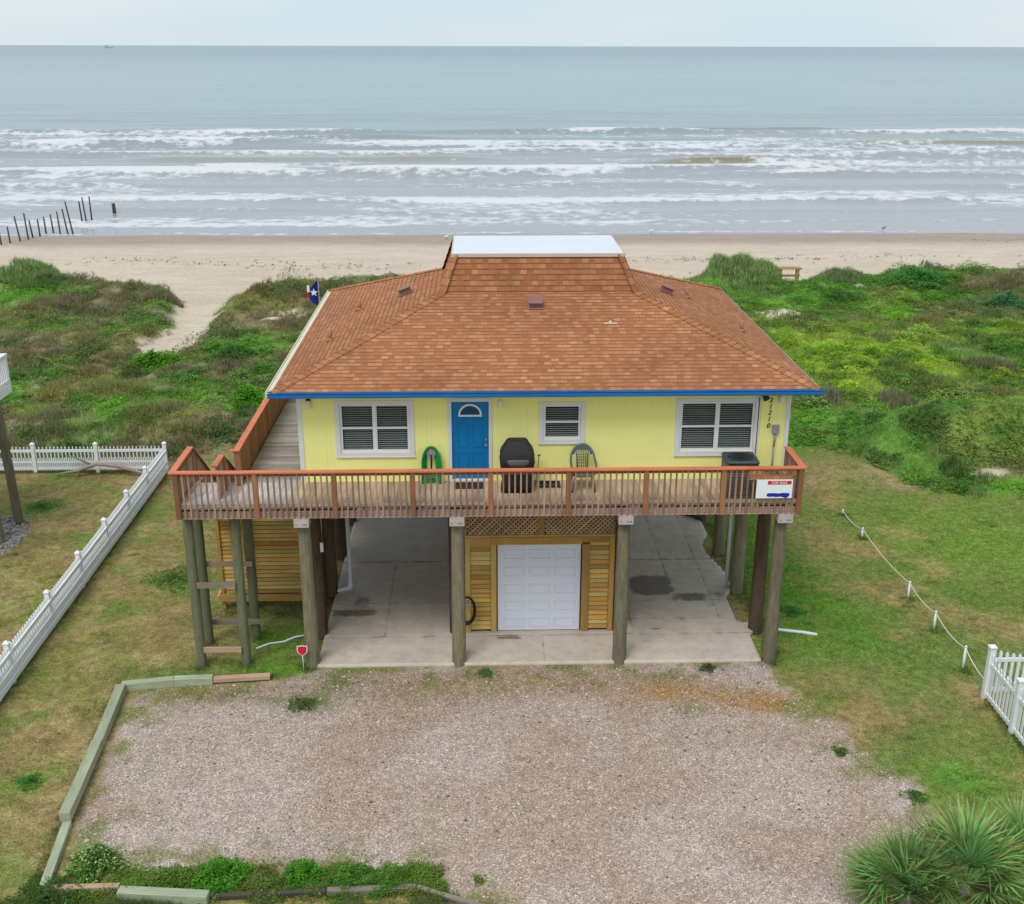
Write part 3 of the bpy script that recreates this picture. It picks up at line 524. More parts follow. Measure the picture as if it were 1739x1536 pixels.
# bright clumps over bare lawn edges: separate weeds
def shrub(name, cx, cy, r, h, col, n, label, cat, group=None, leaf=.05, kind=None, flower=None, z0=None, blade=False):
    a = rng.uniform(0, 2*np.pi, n); rr = rng.uniform(0, 1, n)**.75*r*(.55+.75*vnoise((np.cos(a)+1)*1.7, (np.sin(a)+1)*1.7+cx, 5)); x = cx+np.cos(a)*rr; y = cy+np.sin(a)*rr
    zz = height(x, y)+rng.uniform(0, 1, n)**.7*h*np.clip(1-(rr/r)**2, .12, 1)*(.3+1.2*fbm(x, y, .3*max(r, .4), 17, 2))
    cc = np.tile(np.array(col), (n, 1)); cc = cc*1.25*rng.uniform(.6, 1.35, (n, 1))*(.75+.5*vnoise(x*9, y*9, 3))[:, None]
    ps_ = [tufts('s', x, y, cc, leaf*(3. if blade else 1.6), leaf*(.3 if blade else 1.), 2, .8 if not blade else .6, leaf*.5, z=zz, flat=not blade)]
    if flower:
        k = rng.choice(n, flower[1]); ps_.append(tufts('f', x[k], y[k], np.tile(np.array(flower[0]), (len(k), 1)), leaf*1.8, leaf*.9, 2, .6, .01, z=zz[k]+.03, flat=True))
    st_ = veg(name, ps_, None, None, kind=None)
    me = st_.data; st_.location = (0, 0, 0); tag(st_, label, cat, group); return st_
BG = 'bushes growing along the front timber edging'
shrub('shrub', -8.75, -7.05, .55, .35, (.09, .21, .03), 1500, 'green shrub with pale cream blossoms in the front left corner of the gravel', 'shrub', BG, .045, flower=((.55, .58, .30), 330))
shrub('shrub', -6.25, -7.45, .62, .38, (.075, .24, .02), 1900, 'roundest bright green bush on the front edge of the gravel', 'shrub', BG, .04)
shrub('shrub', -7.3, -7.6, .5, .16, (.085, .20, .025), 1100, 'low green bush between the blossoming shrub and the round bush', 'shrub', BG, .04)
shrub('shrub', -4.75, -7.45, .48, .28, (.075, .23, .02), 1300, 'green bush just right of the roundest bush on the gravel edge', 'shrub', BG, .04)
shrub('shrub', -3.9, -7.6, .55, .18, (.085, .20, .025), 1200, 'low green bush third from the right end of the front planting', 'shrub', BG, .04)
shrub('shrub', -3.2, -7.65, .5, .22, (.08, .21, .025), 1100, 'small bright bush near the right end of the front timbers', 'shrub', BG, .04)
shrub('shrub', -9.3, -7.9, .8, .25, (.06, .12, .025), 1300, 'dark straggly shrub in the bottom left corner of the lot', 'shrub', BG, .045)
shrub('shrub', -5.4, -7.7, .5, .14, (.10, .17, .03), 900, 'thin olive bush between two brighter bushes on the gravel edge', 'shrub', BG, .04)
x = rng.uniform(-9.4, -.6, 21000); y = -7.56-np.clip(x+2.6, 0, 9)*.3+rng.normal(0, .19, 21000); k = fbm(x, y, .5, 431) > .40+.25*ss(-3, -.8, x); x, y = x[k], y[k]
veg('low_ground_cover', [tufts('c', x, y, lerp(np.tile(GB, (len(x), 1)), OL, fbm(x, y, .6, 433)), .05+.36*(fbm(x, y, .35, 432)-.3), .04, 4, .7, .06, flat=True)], 'low green growth creeping along the front timbers between the bushes', 'ground cover')
x = rng.uniform(-12, -1.2, 14000); y = rng.uniform(-9.6, -7.9, 14000); k = (fbm(x, y, .5, 435)+.25*(x < -7) > .5); x, y = x[k], y[k]
veg('rough_grass', [tufts('c', x, y, lerp(np.tile(GM*.9, (len(x), 1)), np.array((.33, .30, .16)), fbm(x, y, .5, 436)*.9), .08+.22*fbm(x, y, .4, 437), .014, 4, .9, .05)], 'rough uncut grass below the front timbers at the bottom of the picture', 'rough grass')
WG = 'weeds sprouting in the grass and gravel'
for cx, cy, r, h, cc, lb in [(-10.9, -4.4, .3, .12, (.06, .2, .03), 'round green weed in the straw coloured lawn left of the long timber'), (4.15, -.25, .22, .12, (.07, .11, .05), 'dark green weed at the front edge of the concrete near the right piles'),
        (-1.38, -.35, .2, .1, (.10, .19, .04), 'green weed at the front edge of the concrete near the second pile'), (-5.65, -1.6, .4, .05, (.08, .13, .03), 'flat dark weed patch on the gravel before the front left pile'), (6.35, -3.8, .2, .05, (.07, .16, .03), 'small weed at the right edge of the gravel'),
        (-10.3, 5.1, .9, .05, (.06, .14, .03), 'wide dark green clover patch between the long picket fence and the deck'), (-16.1, 10.6, .6, .08, (.06, .16, .03), 'green clover patch by the rubble inside the picket fence'), (7.4, -5.35, .25, .08, (.08, .18, .03), 'weed at the far right corner of the gravel'),
        (-11.9, -9.0 + 1.5, .5, .08, (.07, .15, .03), 'weed clump in the lawn at the far lower left'), (7.0, 2.6, .35, .1, (.04, .17, .04), 'dark lush clover beside the right downpipe')]:
    shrub('weed', cx, cy, r, h, cc, int(1500*r**1.3)+110, lb, 'weed', WG, .03)
DG = 'shrubs standing out on the dunes'
for cx, cy, r, h, cc, lb, bl in [(14.6, 45.9, 3.4, 1.0, (.22, .31, .11), 'tall green grass mound at the beach edge right of the roof', True), (-29.6, 46.3, 2.4, .85, (.21, .30, .11), 'tall grass mound at the beach edge on the far left', True),
        (-11.1, 20.4, .75, .75, (.12, .34, .02), 'brightest lime green bush close to the left walkway', False), (13.2, 21.2, 1.1, .25, (.21, .21, .12), 'grey brown bush on the green dune right of the roof corner', True), (15.9, 20.0, 1.0, .22, (.20, .20, .10), 'olive brown bush right of the grey one', True),
        (21.6, 24.5, 1.3, .4, (.20, .20, .10), 'olive dry bush on the right side of the yellow green dune', True), (25.5, 42.8, 2.4, .7, (.08, .25, .05), 'large dark green bush near the beach at the far right', False), (28.5, 37.5, 1.3, .6, (.07, .22, .08), 'blue green bush at the right picture edge', False),
        (15.3, 12.4, .45, .4, (.13, .2, .06), 'small weedy bush on the bare dirt right of the house', True), (-9.4, 18.6, 1.1, .5, (.17, .15, .11), 'pale dry bush behind the stair rail', True), (-13.0, 27.6, 1.2, .5, (.07, .17, .03), 'rounded green bush in the brown scrub left of the roof', False), (-19.6, 39.8, 1.0, .3, (.20, .20, .10), 'brownish bush at the mouth of the sandy path', True),
        (-16.6, 26.6, 1.5, .35, (.11, .28, .02), 'bright green patch at the near end of the sandy path', False), (20.8, 44.2, 1.6, .45, (.19, .23, .10), 'grassy bush behind the wooden bench frame', True)]:
    shrub('dune_shrub', cx, cy, r, h, cc, int(1100*r**1.5)+300, lb, 'bush', DG, .13 if bl else .10, blade=bl)

# fan palms, bottom right
def palm(cx, cy, cz, nf, L1, L2, label, seed, tilt=0.):
    g = np.random.default_rng(seed); root = thing('palm', label, 'palm', (cx, cy, hz(cx, cy)), 'palms in the lower right corner')
    mb = MB(); mb.cyl((cx, cy, hz(cx, cy)-.1), (cx, cy, cz), .11, .09, 10); tk = mb.build('trunk', 'drift', root)
    V = []; Fc = []; C = []; o = 0
    for i in range(nf):
        az = g.uniform(0, 2*np.pi); el = R(g.uniform(5, 80)); dr = np.array([math.cos(az)*math.cos(el), math.sin(az)*math.cos(el), math.sin(el)])
        hub = np.array([cx, cy, cz])+dr*L1*g.uniform(.7, 1.1); sd_ = np.cross(dr, [0, 0, 1]); sd_ /= np.linalg.norm(sd_)+1e-9; nn = np.cross(sd_, dr)
        base = np.array([.16, .31, .095])*g.uniform(.55, 1.7); base[0] *= g.uniform(.8, 1.45)
        # petiole
        w0 = sd_*.011; V += [np.array([cx, cy, cz])-w0, np.array([cx, cy, cz])+w0, hub+w0, hub-w0]; C += [base*1.3]*4; Fc.append([o, o+1, o+2]); Fc.append([o, o+2, o+3]); o += 4
        nl = 15
        for j in range(nl):
            a = R(-78+156*j/(nl-1)+g.uniform(-3, 3)); ld = dr*math.cos(a)+sd_*math.sin(a)+nn*g.uniform(-.12, .12); ld /= np.linalg.norm(ld); ll = L2*g.uniform(.75, 1.1)*(1-.25*abs(a)/1.4)
            wv = np.cross(ld, nn); wv = wv/np.linalg.norm(wv)*.021; mid = hub+ld*ll*.5; end = hub+ld*ll+np.array([0, 0, -.10*ll*g.uniform(.2, 1.5)])
            tc_ = base*1.25 if g.uniform() > .3 else np.array([.42, .22, .11])
            V += [hub-wv*.5, hub+wv*.5, mid+wv, mid-wv, end]; C += [base*.9, base*.9, base*1.2, base*1.2, tc_]
            Fc += [[o, o+1, o+2], [o, o+2, o+3], [o+3, o+2, o+4]]; o += 5
    for i in range(nf//3):
        az = g.uniform(0, 2*np.pi); p0 = np.array([cx, cy, cz-.05]); hx_ = np.array([math.cos(az), math.sin(az), -.35])*L1*g.uniform(.5, .9)+p0; b_c = np.array([.30, .21, .13])*g.uniform(.6, 1.2)
        for j in range(9):
            a = az+R(-50+12*j); e_ = hx_+np.array([math.cos(a), math.sin(a), -.7])*L2*g.uniform(.3, .6); wv = np.array([-math.sin(a), math.cos(a), 0])*.015; V += [hx_-wv, hx_+wv, e_]; C += [b_c]*3; Fc.append([o, o+1, o+2]); o += 3
    ob = npmesh('crown', np.array(V), np.array(Fc), 'leaf', {'col': ('C', np.array(C))}); ob.parent = root; ob.matrix_parent_inverse = Matrix.Translation(-root.location)
palm(7.15, -8.35, .36, 50, .62, 1.05, 'large bright green spiky palm filling the bottom right corner', 3)
palm(6.05, -8.5, .26, 40, .55, .95, 'smaller darker palm left of the large one at the bottom edge', 4)
palm(8.4, -7.9, .4, 32, .55, .9, 'yellowish palm right of the large one by the picture edge', 5)

# shells scattered over the gravel
n = 26000; x = rng.uniform(-10, 8, n); y = rng.uniform(-10, 0, n); k = (sdpoly(x, y, GRAVEL) > .05) & (fbm(x, y, 1.8, 501)+rng.uniform(-.25, .25, n) > .42); x, y = x[k], y[k]; n = len(x)
z = height(x, y); sz = rng.gamma(3., .004, n)+.004; octv = np.array([(1, 0, 0), (0, 1, 0), (-1, 0, 0), (0, -1, 0), (0, 0, .7)]); of = np.array([(0, 1, 4), (1, 2, 4), (2, 3, 4), (3, 0, 4)])
rot = rng.uniform(0, 6.28, n); v = octv[None]*(sz[:, None, None]*rng.uniform(.6, 1.4, (n, 5, 1))); vx = v[..., 0]*np.cos(rot)[:, None]-v[..., 1]*np.sin(rot)[:, None]; vy = v[..., 0]*np.sin(rot)[:, None]+v[..., 1]*np.cos(rot)[:, None]
V = np.stack([vx+x[:, None], vy+y[:, None], v[..., 2]+z[:, None]+.002], -1).reshape(-1, 3); Fv = (of[None]+np.arange(n)[:, None, None]*5).reshape(-1, 3)
tone = rng.choice([0, 1, 2], n, p=[.55, .3, .15]); pc = np.array([(.78, .72, .68), (.5, .40, .33), (.2, .16, .13)])[tone]*rng.uniform(.8, 1.1, (n, 1))
tag(npmesh('shell_gravel', V, Fv, 'leaf', {'col': ('C', np.repeat(pc, 5, 0))}), 'broken pale shells and pebbles strewn over the gravel parking area', 'gravel', kind='stuff')
# seaweed on the beach
xs, ys = [], []
for (cx, cy, sx, sy, nn) in [(-22, 59, 9, 1.2, 80), (-28, 61, 3, .6, 50), (14, 60, 5, .7, 160), (22, 60.5, 4, .5, 120), (34, 62, 5, .8, 60), (-6, 57, 3, 1., 50), (-14, 57, 3, 1.2, 70), (0, 56, 30, 5, 80), (14, 50, 14, 1.5, 50), (42, 72, 6, .4, 30)]:
    xs.append(rng.normal(cx, sx, nn)); ys.append(rng.normal(cy, sy, nn))
x = np.concatenate(xs); y = np.concatenate(ys); k = (y > dune_edge(x)+2) & (rng.uniform(0, 1, len(x)) < .6); x, y = x[k], y[k]
veg('seaweed', [tufts('w', x, y, np.tile(np.array((.22, .15, .10)), (len(x), 1)), .06, .15, 3, .9, .2, flat=True)], 'brown seaweed scraps lying in lines on the dry sand', 'seaweed')

# ============================================================ BEACH HOUSE
H = thing('beach_house', 'yellow beach house on timber piles with orange shingle roof and blue front door', 'house', (0, 0, 0))
WL, WR, WF, WB, ZF, ZT = -5.84, 6.10, 1.5, 12.1, 4.29, 6.9
def P(name, mb, mat, parent=H, **k): return mb.build(name, mat, parent, **k)
# --- front wall with real openings
OPEN = [(-4.84, -3.16, 5.06, 6.29), (-2.14, -1.24, 4.33, 6.34), (.09, 1.0, 5.36, 6.24), (3.43, 5.25, 5.03, 6.29)]
mb = MB(); xs_ = WL
for (a, b, c, d) in OPEN:
    mb.box(xs_, a, WF, WF+.14, ZF, ZT, .5); mb.box(a, b, WF, WF+.14, ZF, c, .5); mb.box(a, b, WF, WF+.14, d, ZT, .5); xs_ = b
mb.box(xs_, WR, WF, WF+.14, ZF, ZT, .5)
mb.box(WL, WL+.14, WF+.142, WB, ZF, ZT, .5); mb.box(WR-.14, WR, WF+.142, WB, ZF, ZT, .5); mb.box(WL+.142, WR-.142, WB-.14, WB, ZF, ZT, .5)
P('wall', mb, 'yellow')
mb = MB(); mb.box(WL+.15, WR-.15, WF+.5, WF+.52, ZF, ZT); mb.box(WL+.15, WR-.15, WF+.15, WF+.5, ZF+.01, ZF+.03); P('dark_backing', mb, 'dark')  # near-black sheet stands in for the unlit room behind the panes
for x0, x1 in ((WL-.012, WL+.10), (WR-.09, WR+.012)):
    mb = MB(); mb.box(x0, x1, WF-.022, WF-.001, ZF, ZT-.3); mb.box(x0 if x0 < 0 else x1-.012, x0+.011 if x0 < 0 else x1, WF, WF+.12, ZF, ZT-.3); P('corner_trim', mb, 'white')
# vertical batten strip beside the right window
mb = MB(); mb.box(5.40, 5.44, WF-.02, WF-.001, ZF, ZT-.3); P('batten', mb, 'yellow')
def window(a, b, c, d, cols, t=.115):
    mb = MB()
    for (x0, x1, z0, z1) in ((a-t, a, c-t, d+t*.8), (b, b+t, c-t, d+t*.8), (a, b, c-t, c), (a, b, d, d+t*.8)): mb.box(x0, x1, WF-.03, WF-.001, z0, z1, .5)
    mb.box(a-t-.02, b+t+.02, WF-.045, WF-.032, c-t-.015, c-t+.02, .5)
    fr = P('window', mb, 'white', bevel=.006)
    mb = MB(); k = .05; wdt = (b-a)/cols; mid = (c+d)/2
    for i in range(cols):
        x0, x1 = a+i*wdt+.004, a+(i+1)*wdt-.004
        for (p, q, z0, z1) in ((x0, x0+k, c+.004, d-.004), (x1-k, x1, c+.004, d-.004), (x0+k, x1-k, c+.004, c+k+.01), (x0+k, x1-k, d-k, d-.004), (x0+k, x1-k, mid-.025, mid+.025)): mb.box(p, q, WF+.02, WF+.07, z0, z1, .5)
    if cols == 2: mb.box((a+b)/2-.02, (a+b)/2+.02, WF+.005, WF+.018, c+.004, d-.004, .5)
    P('sash', mb, 'vinyl', fr)
    mb = MB(); bl = MB()
    for i in range(cols):
        x0, x1 = a+i*wdt+.055, a+(i+1)*wdt-.055; mb.box(x0, x1, WF+.045, WF+.05, c+.06, d-.05)
        z = c+.075
        while z < d-.08: bl.obox(((x0+x1)/2, WF+.10, z), (x1-x0-.01, .034, .004), Matrix.Rotation(R(25+random.uniform(-3, 3)), 3, 'X')); z += .056
        bl.box(x0+.02, x1-.02, WF+.08, WF+.12, d-.075, d-.055)
    P('pane', mb, 'glass', fr); P('blind', bl, 'blind', fr)
window(*OPEN[0], 2); window(*OPEN[2], 1, .105); window(*OPEN[3], 2)
# --- door
a, b, c, d = OPEN[1]; mb = MB()
mb.box(a-.085, a, WF-.03, WF-.001, ZF, d+.08, .5); mb.box(b, b+.085, WF-.03, WF-.001, ZF, d+.08, .5); mb.box(a, b, WF-.03, WF-.001, d, d+.08, .5); mb.box(a+.001, b-.001, WF-.06, WF+.1, ZF+.003, ZF+.045, .5)
P('door_frame', mb, 'white', bevel=.005)
mb = MB(); mb.box(a+.004, b-.004, WF+.04, WF+.085, c+.02, d-.004, .5)
for (px0, px1) in ((a+.14, a+.40), (b-.40, b-.14)):
    for (z0, z1) in ((4.52, 5.02), (5.16, 5.75), (5.84, 5.93)):
        for q in ((px0, px1, z0, z0+.022), (px0, px1, z1-.022, z1), (px0, px0+.022, z0+.023, z1-.023), (px1-.022, px1, z0+.023, z1-.023)): mb.box(q[0], q[1], WF+.026, WF+.039, q[2], q[3], .5)
door = P('front_door', mb, 'door', bevel=.004)
mb = MB(); xc, zc, r_ = (a+b)/2, 6.0, .225
for i in range(12):
    t0, t1 = math.pi*i/12, math.pi*(i+1)/12; po = lambda r, t: (xc+math.cos(t)*r*1.06, zc+math.sin(t)*r)
    mb.prism([po(r_, t0), po(r_+.045, t0), po(r_+.045, t1), po(r_, t1)], WF+.015, WF+.038, r=.5)
mb.box(xc-.285, xc+.285, WF+.015, WF+.038, zc-.05, zc-.005, .5); P('fanlight_frame', mb, 'vinyl', door)
mb = MB(); mb.prism([(xc+math.cos(math.pi*i/12)*r_*1.06, zc+math.sin(math.pi*i/12)*r_) for i in range(13)], WF+.03, WF+.0385); P('fanlight', mb, 'glass', door)
mb = MB(); mb.cyl((b-.07, WF+.04, 5.22), (b-.07, WF-.03, 5.22), .03, .028, 12); P('handle', mb, 'metal', door); mb = MB(); mb.cyl((b-.07, WF+.04, 5.36), (b-.07, WF+.005, 5.36), .025, .025, 12); P('deadbolt', mb, 'metal', door)
# --- roof
EX0, EX1, EY0, EY1, EZ = -6.33, 6.62, .93, 12.68, 6.76
BX0, BX1, BY0, BY1, BZ = -2.45, 2.75, 5.05, 8.55, 8.25
TX0, TX1, TY0, TY1, TZ = -2.12, 2.35, 5.38, 8.22, 9.2
def hipface(e0, e1, t0, t1, mb, r=.5, voff=0.):
    e0, e1, t0, t1 = map(Vector, (e0, e1, t0, t1)); u = (e1-e0).normalized(); n = (e1-e0).cross(t1-e0).normalized(); v = n.cross(u)
    pts = [e0, e1, t1, t0]; mb.poly(pts, [((p-e0).dot(u)+voff*3, (p-e0).dot(v)+voff) for p in pts], r)
def rect(x0, x1, y0, y1, z): return [(x0, y0, z), (x1, y0, z), (x1, y1, z), (x0, y1, z)]
E4, B4, T4 = rect(EX0, EX1, EY0, EY1, EZ), rect(BX0, BX1, BY0, BY1, BZ), rect(TX0, TX1, TY0, TY1, TZ)
mb = MB()
for i in range(4):
    j = (i+1) % 4; hipface(E4[i], E4[j], B4[i], B4[j], mb, voff=i*33*.165); hipface(B4[i], B4[j], T4[i], T4[j], mb, voff=(i*33+400)*.165)
U4 = rect(EX0+.02, EX1-.02, EY0+.02, EY1-.02, EZ-.12)
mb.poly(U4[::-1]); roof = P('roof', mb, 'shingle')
mb = MB()
def ridge(p, q, wdt=.15, step=.19, lift=.02):
    p, q = Vector(p), Vector(q); d = q-p; n = int(d.length/step); u = d.normalized(); s = u.cross(Vector((0, 0, 1))).normalized()
    up_ = s.cross(u).normalized(); up_ = up_ if up_.z > 0 else -up_
    for i in range(n):
        a_ = p+d*(i/n); b_ = p+d*((i+1.12)/n); r = random.random(); ha = up_*(lift+.016); hb = up_*lift; dn = -up_*.05; k = random.random()*50
        for sg in (-1, 1):
            mb.poly([a_+ha, a_+s*sg*wdt+dn+ha, b_+s*sg*wdt+dn+hb, b_+hb], [(k, .04), (k+.14, .04), (k+.14, .15), (k, .15)], r)
        mb.poly([a_+ha, a_+s*wdt+dn+ha, a_+s*wdt+dn, a_], [(k, 0), (k, .01), (k+.1, .01), (k+.1, 0)], r); mb.poly([a_+ha, a_-s*wdt+dn+ha, a_-s*wdt+dn, a_], [(k, 0), (k, .01), (k+.1, .01), (k+.1, 0)], r)
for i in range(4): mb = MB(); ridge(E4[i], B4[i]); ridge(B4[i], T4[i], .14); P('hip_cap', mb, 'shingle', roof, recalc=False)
mb = MB(); mb.box(TX0-.03, TX1+.03, TY0-.03, TY1+.03, TZ-.03, TZ+.045, .5); P('flat_roof', mb, 'flat', roof, bevel=.01)
mb = MB()
for (x0, x1, y0, y1) in ((TX0-.06, TX1+.06, TY0-.062, TY0-.033), (TX0-.06, TX1+.06, TY1+.033, TY1+.062), (TX0-.062, TX0-.033, TY0-.032, TY1+.032), (TX1+.033, TX1+.062, TY0-.032, TY1+.032)): mb.box(x0, x1, y0, y1, TZ-.06, TZ+.03)
P('drip_edge', mb, 'lead', roof)
def roof_z(x, y):   # lower hip planes
    return EZ+(BZ-EZ)*min((x-EX0)/(BX0-EX0), (EX1-x)/(EX1-BX1), (y-EY0)/(BY0-EY0), (EY1-y)/(EY1-BY1))
def box_vent(x, y, nrm):
    z = roof_z(x, y); n = Vector(nrm).normalized(); u = Vector((0, 0, 1)).cross(n).normalized(); v = n.cross(u); rot = Matrix((u, v, n)).transposed()
    mb = MB(); c = Vector((x, y, z)); mb.obox(c+n*.02, (.44, .44, .02), rot); mb.obox(c+n*.09, (.30, .30, .12), rot); mb.obox(c+n*.165, (.38, .36, .03), rot); P('roof_vent', mb, 'vent', roof, bevel=.008)
sl = (BZ-EZ)
box_vent(.02, 4.45, (0, -sl, 4.12)); box_vent(-3.5, 6.9, (-sl, 0, 3.9)); box_vent(3.85, 7.0, (sl, 0, 3.9))
for x, y in ((-5.35, 4.35), (-4.85, 7.1), (4.55, 7.5), (5.65, 5.15)):
    z = roof_z(x, y); mb = MB(); mb.cyl((x, y, z-.05), (x, y, z+.30), .055, .055, 12); mb.cyl((x, y, z-.02), (x, y, z+.08), .11, .06, 12); P('vent_pipe', mb, 'pipe', roof)
for x, y, a_, b_ in ((1.9, 3.62, .34, .05),):
    z = roof_z(x, y); n = Vector((0, -sl, 4.12)).normalized(); u = Vector((1, 0, 0)); v = n.cross(u); rot = Matrix((u, v, n)).transposed(); mb = MB(); mb.obox(Vector((x, y, z))+n*.012, (a_, b_, .006), rot); mb.obox(Vector((x, y, z))+n*.012+v*.07, (.07, .09, .005), rot); P('shingle_patch', mb, 'lead', roof)
# --- gutter and fascias
mb = MB(); gx0, gx1 = EX0-.07, EX1+.07
prof = [(.80, 6.67), (.815, 6.745), (.80, 6.765), (.80, 6.775), (.835, 6.775), (.835, 6.69), (.925, 6.69), (.925, 6.64), (.86, 6.635)]
mb.prism(prof, gx0, gx1, 'yz', .5); P('gutter', mb, 'blue', recalc=True)
mb = MB(); mb.box(gx0+.05, gx1-.05, .885, .927, 6.693, 6.775, .5); P('drip_flashing', mb, 'blue')
for x0, x1, mt_ in ((EX0-.15, EX0-.003, 'cream'), (EX1+.003, EX1+.055, 'metal')):
    mb = MB(); mb.box(x0, x1, EY0+.02, EY1, EZ-.14, EZ-.03, .5); mb.box(x0, x0+.02, EY0+.02, EY1, EZ-.029, EZ+.0, .5); P('side_fascia', mb, mt_)
mb = MB(); mb.box(EX0, EX1, EY1+.002, EY1+.1, EZ-.14, EZ-.02, .5); P('rear_fascia', mb, 'cream')
mb = MB(); mb.poly(rect(EX0+.03, EX1-.03, EY0+.03, EY1-.03, EZ-.13)); P('soffit', mb, 'cream')
# --- wall fittings
for x, z in ((-5.56, 6.33), (5.86, 6.40)):
    mb = MB(); mb.box(x-.055, x+.055, WF-.08, WF-.001, z+.03, z+.12); lp = P('wall_lamp', mb, 'black', bevel=.01)
    mb = MB(); mb.cyl((x, WF-.10, z+.045), (x, WF-.10, z-.11), .055, .07, 14); mb.box(x-.05, x+.05, WF-.13, WF-.06, z+.046, z+.08); P('lamp_shade', mb, 'lamp', lp, bevel=.01)
mb = MB(); mb.cyl((-.96, WF-.09, 6.38), (-.96, WF-.09, 6.22), .05, .065, 14); mb.box(-1.0, -.92, WF-.08, WF-.001, 6.34, 6.40); P('wall_lamp', mb, 'lamp', bevel=.01)
mb = MB(); mb.cyl((5.42, WF-.06, 6.50), (5.47, WF-.17, 6.40), .04, .085, 14); mb.box(5.36, 5.46, WF-.06, WF-.001, 6.44, 6.54); P('floodlight', mb, 'black')
mb = MB(); mb.box(5.70, 5.86, WF-.09, WF-.001, 5.49, 5.70, .5); mb.box(5.72, 5.84, WF-.10, WF-.091, 5.62, 5.63, .5); eb = P('meter_box', mb, 'metal', bevel=.008)
mb = MB(); mb.cyl((5.81, WF-.04, 5.49), (5.77, WF-.04, 5.12), .018); mb.cyl((5.76, WF-.04, 5.49), (5.755, WF-.04, 5.12), .012); mb.cyl((5.765, WF-.04, 5.13), (5.765, WF-.04, 4.30), .022); P('conduit', mb, 'metal', eb)
mb = MB(); mb.tube([(5.33, WF-.03, 6.4), (5.33, WF-.03, 4.3)], .011, 6); P('cable', mb, 'black')
for ch, z in zip('21210', (6.32, 6.16, 6.00, 5.84, 5.67)): text('house_number', ch, .17, 'black', (5.615-(6.32-z)*.03, WF-.012, z), FACE, .008, H, .25)

# --- deck
DX0, DX1, DY0 = -8.50, 6.02, -.10
mb = MB(); mb2 = MB(); x = DX0
while x < DX1-.02:
    x1 = min(x+.138, DX1); y1 = WF-.003 if x > -7.28 else 1.53; (mb if x > -6.1 else mb2).box(x+.002, x1-.002, DY0, y1, ZF-.04, ZF); x += .14
P('landing_floor', mb2, 'pale')
P('deck_floor', mb, 'deckb')
mb = MB(); x = DX0+.07
mb = MB(); y = 1.505
while y < 12.8: mb.box(-7.28, WL-.016, y+.004, y+.137, ZF-.04, ZF+.002); y += .142
while y < 15.3: mb.box(-7.28, 6.3, y+.004, y+.137, ZF-.04, ZF+.002); y += .142
P('walkway_floor', mb, 'grey')
mb = MB(); mb.box(DX0+.02, DX1, DY0-.028, DY0+.01, 4.065, 4.205, .6); P('rim_board', mb, 'rim')
mb = MB(); mb.box(DX0+.02, DX1, DY0-.06, DY0+.12, 4.035, 4.06, .7); P('rim_ledge', mb, 'rim')
mb = MB(); x = DX0+.2
while x < DX1: mb.box(x, x+.04, DY0+.075, WF, 4.08, ZF-.045); x += .41
mb.box(DX0+.02, DX0+.06, DY0+.075, 1.5, 4.06, ZF-.045); mb.box(DX1-.04, DX1, DY0+.075, 1.5, 4.06, ZF-.045)
y = WF+.1
while y < 15.2: mb.box(-7.2, 6.2, y, y+.04, 4.1, ZF-.045 if y > 12.2 else ZF-.05); y += .6
P('joist', mb, 'joist')
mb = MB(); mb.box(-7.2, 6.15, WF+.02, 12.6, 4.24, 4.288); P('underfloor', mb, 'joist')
PX = [-8.44+i*1.807 for i in range(9)]
for x in PX:
    mb = MB(); mb.box(x-.06, x+.06, DY0-.13, DY0-.03, 4.05, 5.185); P('railing_post', mb, 'brown' if 0 < x or x < -3 else 'brown', bevel=.006)
cnt = 0
for i in range(8):
    for k in range(12):
        x = PX[i]+.06+(PX[i+1]-PX[i]-.12)*(k+.7)/12.4; mb = MB(); mb.box(x-.019, x+.019, DY0-.105, DY0-.067, 4.075, 5.16); P('baluster', mb, 'bal'); cnt += 1
mb = MB(); mb.box(PX[0], PX[-1], DY0-.065, DY0-.03, 4.335, 4.40); P('bottom_rail', mb, 'rim')
mb = MB(); mb.box(PX[0]-.02, PX[-1]+.02, DY0-.064, DY0-.026, 5.09, 5.184); P('top_rail', mb, 'brown')
def rail(name, pts, w_=.15, mat='orange'):
    mb = MB()
    for p, q in zip(pts, pts[1:]): mb.bar(p, q, w_, .042)
    return P(name, mb, mat, bevel=.006)
ZR = 5.207
rail('handrail', [(DX0-.08, DY0-.085, ZR), (-3.1, DY0-.085, ZR)]); rail('handrail', [(-3.098, DY0-.085, ZR+.001), (4.75, DY0-.085, ZR+.001)]); rail('handrail', [(4.752, DY0-.085, ZR), (DX1+.10, DY0-.085, ZR)])
rail('handrail', [(DX0-.0, DY0-.008, ZR), (DX0-.0, 1.56, ZR)]); rail('handrail', [(DX1+.02, DY0-.008, ZR), (DX1+.02, WF-.26, ZR)])
SB = MB()   # side balusters: everything past the hundred largest
def run(p, q, n, z0, z1, dz=0.):
    p, q = Vector(p), Vector(q); d = (q-p); rz = Matrix.Rotation(math.atan2(d.y, d.x), 3, 'Z')
    for i in range(n):
        t = (i+.5)/n; c = p+d*t; SB.obox((c.x, c.y, (z0+z1)/2+dz*t), (.04, .085, z1-z0), rz)
run((DX0, 0, 0), (DX0, 1.5, 0), 11, 4.07, 5.18); run((DX1+.02, 0, 0), (DX1+.02, 1.2, 0), 9, 4.07, 5.18)
mb = MB(); mb.box(DX0-.02, DX0+.02, 0, 1.5, 4.33, 4.41); P('side_rail', mb, 'brown'); mb = MB(); mb.box(DX1, DX1+.04, 0, 1.22, 4.33, 4.41); P('side_rail', mb, 'brown'); mb = MB(); mb.box(DX0+.03, DX0+.06, 0, 1.5, 5.08, 5.18); P('side_rail', mb, 'brown')
